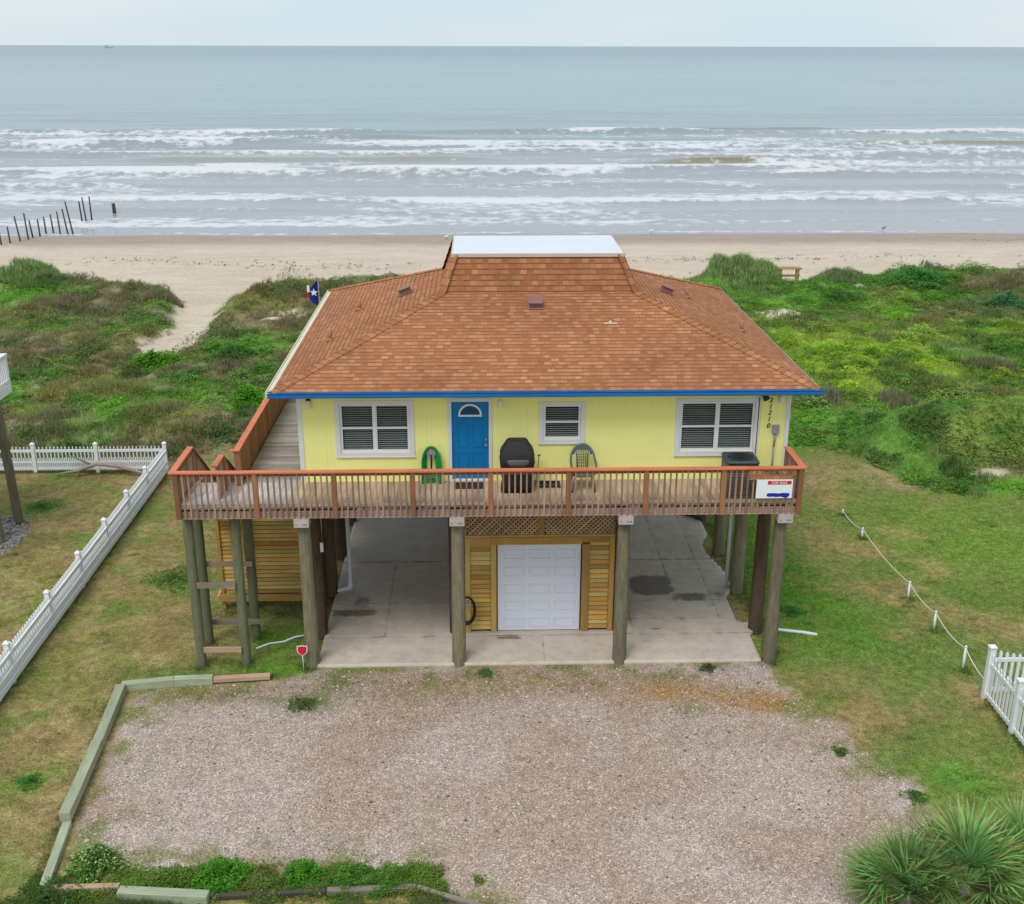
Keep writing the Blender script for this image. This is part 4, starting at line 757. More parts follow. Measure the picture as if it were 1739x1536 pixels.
for (x, y) in ((DX0, 1.5), (DX1+.02, 1.2), (-7.6, 1.0)):
    mb = MB(); mb.box(x-.045, x+.045, y-.045, y+.045, 4.0, 5.18); P('railing_post', mb, 'brown')
# walkway rail along the left side of the house, boarded below
WX = -7.33
mb = MB(); y = 1.42
while y < 15.2: mb.box(WX-.012, WX+.012, y+.003, y+.132, 4.06, 5.17); y += .137
P('rail_boarding', mb, 'brown')
k_ = 0; y = 1.36
while y < 15.4:
    mb = MB(); mb.box(WX-.075 if k_ == 0 else WX-.06, WX+.075 if k_ == 0 else WX+.03, y-.07, y+.07 if k_ == 0 else y+.02, 3.9, 5.185); P('railing_post', mb, 'brown'); y += 1.99; k_ += 1
rail('handrail', [(WX, 1.25, ZR), (WX, 15.4, ZR)], .155); rail('handrail', [(WX-.15, 1.30, ZR+.0), (WX-.08, 1.30, ZR+.0)], .13)
rail('handrail', [(WX+.08, 15.33, ZR), (6.3, 15.33, ZR)]); run((WX, 15.33, 0), (6.3, 15.33, 0), 90, 4.07, 5.18)
# stair going down behind the landing
SX0, SX1, SY, NS = -8.46, -7.55, 1.55, 19
mb = MB(); rise = (ZF+.05)/20; tread = .27
for i in range(NS): mb.box(SX0+.03, SX1-.03, SY+i*tread, SY+i*tread+.26, ZF-(i+1)*rise-.04, ZF-(i+1)*rise)
P('stair_tread', mb, 'rim')
for x in (SX0, SX1):
    mb = MB(); mb.bar((x, SY, ZF-.18), (x, SY+NS*tread, ZF-.18-NS*rise), .045, .26); P('stringer', mb, 'rim')
rail('stair_handrail', [(DX0, SY+.02, ZR-.01), (DX0, SY+NS*tread, ZR-NS*rise+.05)], .12, 'brown'); rail('stair_handrail', [(-7.62, .98, ZR-.02), (-7.62, SY+NS*tread, ZR-NS*rise+.05-.0)], .12, 'brown')
rail('handrail', [(-7.62, .2, ZR), (-7.62, .96, ZR)], .14)
run((DX0, SY+.1, 0), (DX0, SY+NS*tread, 0), 34, ZF-.1, 5.1, -NS*rise); run((-7.62, .4, 0), (-7.62, .96, 0), 4, 4.3, 5.18); run((-7.62, 1.05, 0), (-7.62, SY+NS*tread, 0), 38, ZF-.1, 5.1, -NS*rise)
sbo = P('baluster', SB, 'bal'); sbo['kind'] = 'stuff'; sbo['label'] = 'side balusters of the landing, stair and rear rails'
mb = MB(); mb.bar((-8.38, .35, ZF+.08), (-8.05, .75, ZF+.45), .06, .03); P('loose_brace', mb, 'pink')
# --- piles, beams
rows = [0.17, 1.66, 3.95, 6.45, 9.0, 11.4]; cols_ = [-5.64, -2.01, 1.97, 5.75]
def wobble_pile(x, y, z0, z1, r0_, r1_, mat, name='pile', parent=H, lean=(0, 0), n=16):
    mb = MB(); rings = []; rr = random.random()
    for i in range(9):
        t = i/8; r = r0_+(r1_-r0_)*t; cx = x+lean[0]*t+random.uniform(-1, 1)*.004; cy = y+lean[1]*t; z = z0+(z1-z0)*t
        rings.append([(cx+math.cos(a)*r*(1+.02*math.sin(3*a+x)), cy+math.sin(a)*r, z) for a in [2*math.pi*k/n for k in range(n)]])
    k0 = len(mb.v)
    for g in rings: mb.v += g
    for i in range(8):
        for j in range(n):
            j2 = (j+1) % n; a_ = i*n; L_ = (z1-z0)/8
            mb.face([a_+j, a_+j2, a_+n+j2, a_+n+j], [(z0+i*L_+x, j/n), (z0+i*L_+x, (j+1)/n), (z0+(i+1)*L_+x, (j+1)/n), (z0+(i+1)*L_+x, j/n)], rr, True)
    mb.face([8*n+j for j in range(n)], [(0, 0)]*n, rr); return P(name, mb, mat, parent)
for j, y in enumerate(rows):
    for i, x in enumerate(cols_):
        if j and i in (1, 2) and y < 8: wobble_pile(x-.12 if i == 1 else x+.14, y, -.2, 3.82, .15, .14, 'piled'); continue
        wobble_pile(x+(.0 if j else 0), y, -.2, 3.82, .175 if j == 0 else .19, .15 if j == 0 else .165, 'pile' if (j == 0 or (i == 3 and j > 1)) else 'piled')  # most piles behind the front row take the darker brown wood
for x in cols_:
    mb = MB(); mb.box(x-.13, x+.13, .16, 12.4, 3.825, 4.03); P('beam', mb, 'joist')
    mb = MB(); mb.box(x-.175, x+.175, -.175, .15, 3.80, 4.03); bc = P('beam_cap', mb, 'capw', bevel=.006)
    mb = MB(); [mb.cyl((x+q, -.176, 3.88), (x+q, -.19, 3.88), .012, n=8) for q in (-.12, .03, .08, .12)]; P('bolt', mb, 'piled', bc)
for x, y, z1 in ((-8.38, .22, 4.05), (-7.29, .26, 4.05), (-8.44, 1.3, 4.05), (-7.31, 1.66, 4.05)):
    wobble_pile(x, y, -.15, z1, .115, .125, 'pileg', 'landing_post')
for (x0, x1, y, z, mt_) in ((-8.28, -7.36, .0, 2.20, 'drift'), (-8.28, -7.36, .02, .43, 'pink_timber'), (-8.38, -7.2, 1.28, 2.15, 'pink_timber'), (-8.38, -7.16, 1.40, .45, 'drift')):
    mb = MB(); mb.box(x0, x1, y+.08, y+.12, z-.07, z+.07); P('cross_brace', mb, mt_)
# --- garage enclosure
GX0, GX1, GY = -1.86, 1.96, 1.62
mb = MB()
mb.box(GX0+.03, GX1-.03, 7.4, 7.43, .0, 4.0, .6)
for x in (GX0, GX1):
    z = .02
    while z < 3.95: mb.obox((x, (GY+.1+7.4)/2, z+.07), (7.3-GY, .02, .155), Matrix.Rotation(R(90), 3, 'Z')); z += .14
P('garage_side', mb, 'louv')
mb = MB()
for (x0, x1) in ((GX0+.0, GX0+.13), (-1.20, -1.06), (1.13, 1.32), (GX1-.13, GX1)): mb.box(x0, x1, GY-.03, GY+.06, 0.01, 2.50 if -1.3 < x0 < 1.2 else 2.538 if x0 < 0 and False else 2.70)
mb.box(GX0+.002, GX1-.002, GY-.025, GY+.055, 2.705, 2.76)
mb.box(GX0+.132, -1.202, GY-.025, GY+.05, 2.44, 2.70); mb.box(1.13, GX1-.132, GY-.025, GY+.05, 2.54, 2.70)
P('garage_frame', mb, 'louvo', bevel=.004)
mb = MB(); mb.box(-1.198, 1.128, GY-.04, GY+.05, 2.505, 2.70, .3); P('header_board', mb, 'louv')
for (x0, x1, zt) in ((GX0+.135, -1.205, 2.43), (1.325, GX1-.135, 2.53)):
    mb = MB(); z = .06
    while z < zt-.05: mb.obox(((x0+x1)/2, GY+.015, z+.07), (x1-x0, .016, .112), Matrix.Rotation(R(-14), 3, 'X')); z += .132
    P('louvre_panel', mb, 'louv')
mb = MB(); mb.box(-1.03, 1.10, GY+.04, GY+.08, .02, 2.48, .5)
for i in range(3):
    for j in range(5):
        x0 = -1.03+.17+i*.65; z0 = .13+j*.485; w__, h_ = .52, .26
        for q in ((x0, x0+w__, z0, z0+.014), (x0, x0+w__, z0+h_-.014, z0+h_), (x0, x0+.014, z0+.015, z0+h_-.015), (x0+w__-.014, x0+w__, z0+.015, z0+h_-.015)): mb.box(q[0], q[1], GY+.024, GY+.0395, q[2], q[3], .5)
P('garage_door', mb, 'garage', bevel=.005)
mb = MB(); mb.box(GX0+.135, -1.205, GY+.052, GY+.06, .03, 2.42); mb.box(1.325, GX1-.135, GY+.052, GY+.06, .03, 2.5); mb.box(1.101, 1.128, GY+.06, GY+.08, .02, 2.5); mb.box(-1.058, -1.031, GY+.06, GY+.08, .02, 2.5); mb.box(-1.2, 1.3, GY+.5, GY+.52, 0, 4.0); mb.box(GX0+.04, GX1-.04, GY+.3, GY+.32, 2.7, 4.0); P('dark_backing', mb, 'dark')  # near-black sheets put painted shade behind louvres, door gaps and lattice
for (x0, x1) in ((GX0+.05, .02), (.16, GX1-.03)):
    mb = MB(); z0, z1 = 2.765, 3.95; st_ = .12; o_ = -1.4
    while o_ < (x1-x0)+.1:
        for sg in (1, -1):
            # clip slat line to the rectangle
            xa, za, xb, zb = (o_, z0, o_+(z1-z0), z1) if sg == 1 else (o_+(z1-z0), z0, o_, z1)
            t0, t1 = 0., 1.; dx = xb-xa
            for lim, s_ in ((0, 1), (x1-x0, -1)):
                fa, fb = (xa-lim)*s_, (xb-lim)*s_
                if fa < 0 and fb < 0: t0, t1 = 1, 0; break
                if fa < 0: t0 = max(t0, -fa/(fb-fa))
                elif fb < 0: t1 = min(t1, fa/(fa-fb))
            if t1-t0 > .03:
                mb.bar((x0+xa+dx*t0, GY+(.0 if sg == 1 else .012), za+(zb-za)*t0), (x0+xa+dx*t1, GY+(.0 if sg == 1 else .012), za+(zb-za)*t1), .009, .045, upv=(0, 1, 0)) if False else mb.bar((x0+xa+dx*t0, GY+(.0 if sg == 1 else .012), za+(zb-za)*t0), (x0+xa+dx*t1, GY+(.0 if sg == 1 else .012), za+(zb-za)*t1), .045, .009, upv=(0, 1, 0))
        o_ += st_
    P('lattice_panel', mb, 'lattice')
mb = MB(); mb.box(.022, .158, GY-.03, GY+.05, 2.765, 4.0); mb.box(GX0, GX0+.048, GY-.03, GY+.05, 2.765, 4.0); P('lattice_frame', mb, 'louvo')
# --- downspouts
mb = MB(); mb.tube([(-5.15, 1.75, 4.0), (-5.3, 3.0, 2.0), (-5.42, 3.9, .25), (-5.45, 4.0, .12)], .055, 10)
mb = MB(); mb.tube([(-5.12, 4.1, 4.0), (-5.12, 4.1, .16), (-5.2, 4.02, .08), (-5.75, 3.85, .07)], .055, 10); mb.cyl((-5.12, 4.1, .3), (-5.12, 4.1, .02), .075); P('downspout', mb, 'pvc')
mb = MB(); mb.tube([(5.50, 4.1, 4.0), (5.50, 4.1, .02)], .06, 10); P('downspout', mb, 'pvc')
mb = MB(); mb.tube([(5.93, 1.25, 6.6), (5.96, 1.25, 5.9), (6.0, 1.4, .1), (6.12, 1.4, .05)], .045, 10)
mb = MB(); mb.tube([(5.98, .95, 4.0), (5.98, .95, .1)], .045, 10); P('downspout', mb, 'pvc')
mb = MB(); mb.box(-5.49, -5.41, 1.44, 1.47, 2.42, 2.68); ub = P('switch_box', mb, 'pvc', bevel=.006)
mb = MB(); mb.tube([(-5.45, 1.46, 4.0), (-5.45, 1.46, 2.68)], .012, 6); mb.tube([(-5.45, 1.46, 2.42), (-5.44, 1.46, .2)], .014, 6); P('cable', mb, 'black', ub)

# ============================================================ CONCRETE SLAB
xs_ = np.arange(-5.52, 5.95, .06); ys_ = np.arange(.05, 13.0, .06); X, Y_ = np.meshgrid(xs_, ys_); x, y = X.ravel().copy(), Y_.ravel()
st = np.zeros(x.shape)
for cx, cy, sx, sy, k in [(-4.9, 2.75, .7, .22, .9), (-4.7, 3.3, .25, .5, .55), (3.35, 4.2, .62, .62, 1.4), (4.4, 3.45, .55, .3, .8), (5.1, 3.6, .4, .25, .5), (-.75, 1.3, .35, .08, 1.), (3.1, 1.65, .16, .03, 1.2), (-.9, 1.42, .5, .04, .9), (2.6, 3.9, .3, .1, .4)]:
    st = np.maximum(st, k*np.exp(-(((x-cx)/sx)**4+((y-cy)/sy)**4)))
rag = 5.62-.28*ss(.4, .6, vnoise(y*.45, y*0, 9))*(y > 2)-np.where(y > 9.2, (y-9.2)*1.5, 0)+.04*(fbm(y, y*0, .3, 10)-.5)-.1*(y < 1.4)
F = grid_faces(len(xs_), len(ys_)); cx_, cy_ = x[F].mean(1), y[F].mean(1); ok = cx_ < np.interp(cy_, ys_, rag[::len(xs_)])
F = F[ok]; u, inv = np.unique(F, return_inverse=True); inv = inv.reshape(F.shape)
zc_ = .0*x; crk = ((np.abs(y-1.42) < .035) | (np.abs(x+3.95) < .035)*(y > 1.4)*(y < 6) | (np.abs(y-3.3) < .035) | (np.abs(x-3.9) < .035)*(y > 2.2) | (np.abs(x-4.9) < .035)*(y > 2.2) | (np.abs(x-2.5) < .035)*(y > 1.4)*(y < 4.2) | (np.abs(y-5.9) < .035) | (np.abs(y-2.25) < .035)*(x > 2) | (np.abs(x-.1) < .035)*(y < 1.5)*(x > 0)); zc_ = np.where(crk, -.012, 0.); st = np.where(crk, np.maximum(st, .42+.25*fbm(x, y, .8, 19)), st)
sl_ = npmesh('concrete_slab', np.stack([x, y, zc_], 1)[u], inv, 'conc', {'stain': ('F', st[u])}); structure(sl_)
so_ = sl_.modifiers.new('depth', 'SOLIDIFY'); so_.thickness = .14; so_.offset = -1

# ============================================================ SHED UNDER THE STAIR
shd = thing('storage_shed', 'louvred yellow pine storage box on short legs behind the landing posts', 'shed', (-7.5, 3.2, 0))
mb = MB(); z = .38
while z < 2.86:
    for x0, x1 in ((-8.43, -7.66), (-7.56, -6.2)): mb.obox(((x0+x1)/2, 3.235, z+.06), (x1-x0, .016, .099), Matrix.Rotation(R(-14), 3, 'X'))
    z += .118
mb.build('louvre_panel', 'louv', shd)
mb = MB(); mb.box(-8.42, -6.22, 3.30, 3.32, .35, 2.9); mb.box(-8.48, -8.46, 3.28, 4.2, .35, 2.0); mb.box(-6.2, -6.18, 3.28, 4.2, .35, 2.0); mb.box(-8.45, -6.2, 4.2, 4.22, .35, 2.0); mb.build('dark_inner_wall', 'joist', shd)  # dark wood puts shade into the gaps between the slats
mb = MB()
for x in (-8.50, -7.65, -6.2): mb.box(x, x+.09, 3.17, 3.27, -.1 if x < -7 else .2, 2.95)
mb.build('frame_post', 'louv', shd)
mb = MB(); mb.box(-8.56, -6.1, 3.10, 3.165, .20, .38); mb.box(-8.62, -8.55, 3.1, 4.0, .30, .36); mb.build('skirt_board', 'louv', shd)

# ============================================================ THINGS ON THE DECK
# hose on reel
t = thing('hose_reel', 'green garden hose coiled on a wall hanger left of the blue door', 'hose reel', (-2.65, 1.42, 4.3))
mb = MB(); mb.cyl((-2.65, WF-.002, 5.10), (-2.65, WF-.16, 5.10), .09, .12, 18); mb.cyl((-2.65, WF-.161, 5.10), (-2.65, WF-.18, 5.10), .06, .05, 14); mb.tube([(-2.50, 1.38, 5.02), (-2.42, 1.36, 5.08), (-2.40, 1.36, 5.0), (-2.47, 1.37, 4.96)], .02, 6); mb.build('hanger', 'metal', t)
mb = MB(); pts = []
for k in range(7):
    for i in range(28):
        a_ = 2*math.pi*i/28; xx = math.sin(a_)*(.12+.018*k)*(1.+.4*max(0, -math.cos(a_))); zz = 4.79+math.cos(a_)*(.36+.02*k)+(-.035*k if math.cos(a_) < 0 else .0); pts.append((-2.65+xx+.01*math.sin(k*2.3), 1.42-.02*k, zz))
mb.tube(pts, .021, 7); pts = []
for i in range(20):
    a_ = math.pi*(i/19); pts.append((-2.65+math.cos(a_)*.15, 1.30, 4.66-math.sin(a_)*.2))
mb.tube(pts, .017, 7); mb.build('hose', 'green', t)
mb = MB(); mb.tube([(-2.65, 1.34, 5.05), (-2.64, 1.33, 4.9), (-2.65, 1.34, 4.6), (-2.64, 1.35, 4.38)], .022, 8); mb.build('leader_hose', 'black', t)
# covered grill
t = thing('covered_grill', 'barbecue grill under a black fabric cover between door and small window', 'grill', (-.57, .85, ZF))
def rrect(cx, cy, z, w_, d_, r_=.08, n=5):
    P_ = []
    for (sx, sy, a0) in ((1, 1, 0), (-1, 1, 90), (-1, -1, 180), (1, -1, 270)):
        for i in range(n): a_ = R(a0+90*i/(n-1)); P_.append((cx+sx*(w_/2-r_)+math.cos(a_)*r_, cy+sy*(d_/2-r_)+math.sin(a_)*r_, z+random.uniform(-.006, .006)))
    return P_
mb = MB(); mb.loft([rrect(-.57+q, .88+v, ZF+h_, w_, d_, rr) for (h_, w_, d_, rr, q, v) in [(.01, .74, .48, .08, -.02, 0), (.25, .72, .47, .08, .01, 0), (.5, .76, .5, .08, -.01, 0), (.72, .82, .54, .08, 0, 0), (.80, .84, .56, .08, .0, 0), (.84, .80, .55, .08, .0, 0), (.95, .82, .52, .08, 0, 0), (1.06, .74, .46, .08, 0, .01), (1.17, .60, .38, .09, 0, .02), (1.26, .50, .32, .09, 0, .03), (1.285, .44, .26, .08, 0, .03)]]); mb.build('cover', 'cover', t)
mb = MB(); mb.loft([rrect(-.55, .875, ZF+h_, w_, .58, .06) for h_, w_ in ((.70, .40), (.76, .52), (.83, .56), (.86, .50))]); mb.build('cover_band', 'covg', t)
mb = MB(); mb.tube([(-.10, 1.2, ZF), (-.02, 1.25, ZF+.72)], .008, 6); mb.cyl((-.05, 1.25, ZF+.73), (.01, 1.25, ZF+.76), .018, .018, 8); o = mb.build('grill_tool', 'black'); tag(o, 'thin black rod standing upright beside the covered grill', 'tool')
# resin chair
t = thing('plastic_chair', 'grey green resin armchair with lattice back on the deck', 'chair', (1.03, 1.0, ZF)); cx, cy = 1.03, .95
mb = MB(); mb.loft([rrect(cx, cy-.02, ZF+h_, w_, .46, .07) for h_, w_ in ((.38, .46), (.41, .50), (.435, .50), (.44, .44))]); mb.build('seat', 'chair', t)
for sx in (-1, 1):
    for (y0, y1) in ((-.24, -.30), (.20, .26)):
        mb = MB(); mb.tube([(cx+sx*.21, cy+y0, ZF+.42), (cx+sx*.28, cy+y1, ZF)], [.032, .02], 8); mb.build('leg', 'chair', t)
    mb = MB(); mb.tube([(cx+sx*.24, cy-.22, ZF+.42), (cx+sx*.285, cy-.26, ZF+.60), (cx+sx*.30, cy-.16, ZF+.655), (cx+sx*.295, cy+.06, ZF+.68), (cx+sx*.27, cy+.24, ZF+.80), (cx+sx*.20, cy+.29, ZF+.93)], .03, 8); mb.build('armrest', 'chair', t)
mb = MB(); pts = [(cx+math.cos(a_)*.225, cy+.28+.03*math.sin(a_), ZF+.78+math.sin(a_)*.24) for a_ in [math.pi*i/14 for i in range(15)]]; mb.tube(pts, .035, 8)
mb.tube([(cx-.12, cy+.2, ZF+.44), (cx-.135, cy+.27, ZF+.75), (cx-.17, cy+.3, ZF+.94)], .018, 6); mb.tube([(cx+.12, cy+.2, ZF+.44), (cx+.135, cy+.27, ZF+.75), (cx+.17, cy+.3, ZF+.94)], .018, 6); mb.box(cx-.17, cx+.17, cy+.28, cy+.30, ZF+.88, ZF+.98); mb.build('backrest', 'chair', t)
mb = MB()
for i in range(4): q = -.08+i*.053; mb.tube([(cx+q*.95, cy+.2, ZF+.44), (cx+q*1.05, cy+.275, ZF+.75), (cx+q*1.2, cy+.295, ZF+.9)], .008, 5)
for i in range(6): z = ZF+.5+i*.07; mb.tube([(cx-.13, cy+.2+(z-ZF-.44)*.22, z), (cx+.13, cy+.2+(z-ZF-.44)*.22, z)], .008, 5)
mb.build('lattice', 'chair', t)
# air conditioner
t = thing('air_conditioner', 'square outdoor air conditioning unit with dark fan grille on the deck', 'air conditioner', (4.76, .62, ZF)); ax, ay = 4.74, .55
mb = MB(); mb.loft([rrect(ax, ay, ZF+h_, .70, .68, .07) for h_ in (.05, .86)], sm=False); mb.build('core', 'black', t)
mb = MB()
for i in range(19): mb.loft([rrect(ax, ay, ZF+.09+i*.041+h_, w_, w_-.02, .075) for h_, w_ in ((0, .735), (.012, .735), (.026, .715))], sm=False)
mb.loft([rrect(ax, ay, ZF+h_, .76, .74, .08) for h_ in (.0, .07)], sm=False)
for sx in (-1, 1):
    for sy in (-1, 1): mb.box(ax+sx*.345-.02, ax+sx*.345+.02, ay+sy*.335-.02, ay+sy*.335+.02, ZF+.05, ZF+.88)
mb.build('casing', 'acside', t)
mb = MB(); mb.loft([rrect(ax, ay, ZF+h_, w_, w_-.02, .08) for h_, w_ in ((.865, .78), (.91, .78), (.93, .70), (.925, .60), (.90, .56))]); mb.build('lid', 'actop', t)
mb = MB()
for r_ in (.08, .13, .18, .23, .28): mb.tube([(ax+math.cos(a_)*r_, ay+math.sin(a_)*r_, ZF+.932-(.28-r_)*-.06) for a_ in [2*math.pi*i/28 for i in range(29)]], .006, 5)
for k in range(8): a_ = math.pi*k/4; mb.tube([(ax, ay, ZF+.95), (ax+math.cos(a_)*.3, ay+math.sin(a_)*.3, ZF+.932)], .006, 5)
mb.cyl((ax, ay, ZF+.93), (ax, ay, ZF+.955), .07, .07, 16); mb.build('fan_grille', 'black', t)
# mats
mb = MB(); mb.box(-2.06, -1.36, .95, 1.36, ZF+.003, ZF+.02); tag(mb.build('doormat', 'mat', bevel=.004), 'dark doormat in front of the blue door', 'doormat')
mb = MB(); mb.box(-.02, .5, .98, 1.33, ZF+.003, ZF+.022); mb.box(-.02, .5, .98, 1.0, ZF+.0225, ZF+.05); mb.box(-.02, .5, 1.31, 1.33, ZF+.0225, ZF+.05); tag(mb.build('shoe_tray', 'black', bevel=.004), 'low black tray lying between the covered grill and the plastic chair', 'tray')
# signs hung on the rail
yS = DY0-.135
t = thing('for_sale_sign', 'white for sale board with red panel and blue scribble on the deck rail', 'sign', (5.4, yS, 4.45))
mb = MB(); mb.box(4.97, 5.82, yS-.012, yS, 4.47, 4.935, .5); mb.build('board', 'signw', t, bevel=.002)
mb = MB(); mb.box(5.23, 5.785, yS-.016, yS-.0125, 4.815, 4.905, .5); mb.build('red_panel', 'red', t); text('lettering', 'FOR SALE', .085, 'signw', (5.50, yS-.019, 4.86), FACE, .001, t)
mb = MB(); bl_ = [(5.22, 4.55), (5.23, 4.52), (5.30, 4.505), (5.38, 4.515), (5.45, 4.50), (5.54, 4.51), (5.60, 4.50), (5.66, 4.475), (5.70, 4.475), (5.72, 4.50), (5.75, 4.52), (5.76, 4.56), (5.75, 4.595), (5.68, 4.60), (5.60, 4.605), (5.50, 4.59), (5.42, 4.60), (5.30, 4.60), (5.24, 4.595)]
mb.prism(bl_, yS-.016, yS-.0125, r=.5); mb.build('blue_scribble', 'navy', t)
t = thing('name_board', 'two weathered brown boards with worn brass letters above the for sale board', 'sign', (5.3, yS, 4.95))
mb = MB(); mb.box(4.78, 5.88, yS+.004, yS+.028, 5.035, 5.165); mb.box(4.80, 5.82, yS+.004, yS+.028, 4.925, 5.03); mb.build('board', 'brown', t)
for ch, x, z, mt_ in (('R', 4.90, 5.10, 'brass'), ('A', 5.02, 5.10, 'brass'), ('T', 5.17, 5.10, 'piled'), ('O', 5.30, 5.10, 'piled'), ('A', 5.43, 5.10, 'piled'), ('V', 5.60, 5.10, 'brass'), ('S', 5.74, 5.10, 'brown'), ('F', 5.17, 4.975, 'brass'), ('D', 5.42, 4.975, 'brass')): text('letter', ch, .125, mt_, (x, yS+.0, z), FACE, .003, t)
# coiled cable on the garage side
t = thing('cable_coil', 'black coiled cable hanging on the louvres beside the second front pile', 'cable coil', (-1.75, 1.5, .4)); mb = MB()
for k in range(7):
    mb.tube([(-1.82+math.cos(a_)*(.16+.012*k)+.01*math.sin(k), 1.50-.012*k, .72+math.sin(a_)*(.34+.012*k)) for a_ in [2*math.pi*i/26 for i in range(27)]], .009, 6)
mb.build('coil', 'black', t); mb = MB(); mb.bar((-1.86, 1.42, 1.02), (-1.72, 1.42, .88), .03, .02); mb.bar((-1.72, 1.42, 1.02), (-1.86, 1.42, .88), .03, .02); mb.build('bracket', 'metal', t)
# flag
t = thing('flag', 'small blue, white and red star flag on a pole behind the house', 'flag', (-7.12, 15.25, 5.2)); fx, fy = -7.1, 15.2
mb = MB(); mb.cyl((fx, fy, 4.3), (fx-.05, fy, 6.62), .018, .014, 8); mb.build('pole', 'metal', t)
def flagpt(u, v): return (fx-.05-u*.40-.05*v, fy+.10*math.sin(u*7+v*2), 6.60-(v*.95)-u*.10*(1-v)-.0*v-(u*.30 if v < .2 else -u*.35*v))
for nm, mt_, ua, ub_, va, vb in (('blue_panel', 'signblue', 0, .74, 0, 1), ('white_stripe', 'flagw', .74, 1, 0, .62), ('red_stripe', 'flagr', .74, 1, .62, 1)):
    mb = MB(); n_ = 6
    for i in range(n_):
        for j in range(n_):
            u0_, u1_ = ua+(ub_-ua)*i/n_, ua+(ub_-ua)*(i+1)/n_; v0_, v1_ = va+(vb-va)*j/n_, va+(vb-va)*(j+1)/n_; q = [flagpt(u0_, v0_), flagpt(u1_, v0_), flagpt(u1_, v1_), flagpt(u0_, v1_)]
            mb.poly(q, None, .5)
    ob = mb.build(nm, mt_, t); sm_m = ob.modifiers.new('thick', 'SOLIDIFY'); sm_m.thickness = .004
c0 = Vector(flagpt(.32, .5))+Vector((0, -.06, 0)); mb = MB(); mb.prism([(c0.x+math.sin(math.pi*i/5)*(.15 if i % 2 == 0 else .06), c0.z+math.cos(math.pi*i/5)*(.15 if i % 2 == 0 else .06)) for i in range(10)], c0.y-.03, c0.y-.022, r=.5); mb.build('star', 'flagw', t)

# ============================================================ YARD
t = thing('yard_sign', 'small red shield shaped security sign on a stake by the front left pile', 'sign', (-5.83, -.12, 0))
sh = [(-.11, .60), (-.06, .585), (0, .61), (.06, .585), (.11, .60), (.12, .50), (.10, .40), (0, .31), (-.10, .40), (-.12, .50)]
mb = MB(); mb.prism([(-5.83+a_*1.1, z*1.0+.06) for a_, z in sh], -.14, -.13, r=.5); mb.build('shield_border', 'signw', t)
mb = MB(); mb.prism([(-5.83+a_*.93, .06+.46+(z-.46)*.87) for a_, z in sh], -.145, -.1405, r=.5); mb.build('shield', 'red', t)
mb = MB(); mb.cyl((-5.83, -.125, -.1), (-5.83, -.125, .42), .009, .009, 8); mb.build('stake', 'pvc', t)
mb = MB(); mb.tube([(6.05, 1.66, -.01), (6.5, 1.55, -.03), (6.95, 1.42, -.02), (7.3, 1.3, -.03)], .045, 8); tag(mb.build('drain_pipe', 'pvc'), 'white drain pipe lying on the grass at the right side of the house', 'pipe')
mb = MB(); mb.tube([(-7.2, 1.0, -.05), (-6.9, 1.18, -.02), (-6.55, 1.34, -.055), (-6.3, 1.5, -.02), (-6.0, 1.62, -.02)], .026, 8); tag(mb.build('drain_pipe', 'pvc'), 'thin white pipe half hidden in grass between landing posts and front left pile', 'pipe')
mb = MB(); mb.tube([(5.15, 9.3, .08), (5.5, 9.05, .12), (5.75, 8.7, .1)], [.09, .13, .1], 8); tag(mb.build('driftwood_log', 'groyne'), 'dark log lying at the far right corner of the concrete', 'log')
# timbers
TG = 'landscape timbers edging the gravel parking area'
def timber(p, q, w_, h_, mat, lb, z=.03, dz=0.):
    mb = MB(); mb.bar((p[0], p[1], z), (q[0], q[1], z+dz), w_, h_); o = mb.build('landscape_timber', mat, bevel=.012); tag(o, lb, 'timber', TG)
timber((-10.03, -.86), (-8.85, -.66), .19, .20, 'green_timber', 'pale green timber at the back left corner of the gravel')
timber((-8.84, -.66), (-7.93, -.60), .19, .20, 'green_timber', 'short green timber second from the corner along the back edge of the gravel')
timber((-7.92, -.60), (-6.58, -.48), .15, .12, 'pink_timber', 'pinkish timber at the right end of the back edging')
timber((-10.02, -.95), (-9.84, -3.24), .22, .22, 'green_timber', 'long green timber on the left edge touching the back corner', .05)
timber((-9.84, -3.26), (-9.66, -5.82), .22, .22, 'green_timber', 'longest green timber, middle of the left edge of the gravel', .08, .06)
timber((-9.62, -5.84), (-9.43, -7.62), .17, .14, 'green_timber', 'thin low green timber at the front end of the left edge', .0)
timber((-9.30, -7.70), (-8.05, -7.68), .12, .12, 'pink_timber', 'thin pinkish timber along the front left edge among weeds')
timber((-8.02, -7.84), (-6.38, -8.0), .20, .20, 'green_timber', 'short pale green timber in front of the round bush', .03)
timber((-6.36, -7.93), (-4.3, -7.86), .09, .10, 'groyne', 'dark weathered timber right of the pale front timber', -.01)
timber((-4.28, -7.86), (-2.68, -7.82), .12, .12, 'drift', 'grey timber flecked with shells at the right end of the front edging', .0)
timber((-2.66, -7.80), (-1.40, -8.35), .09, .08, 'drift', 'thin grey timber slanting towards the bottom edge of the picture', .0)
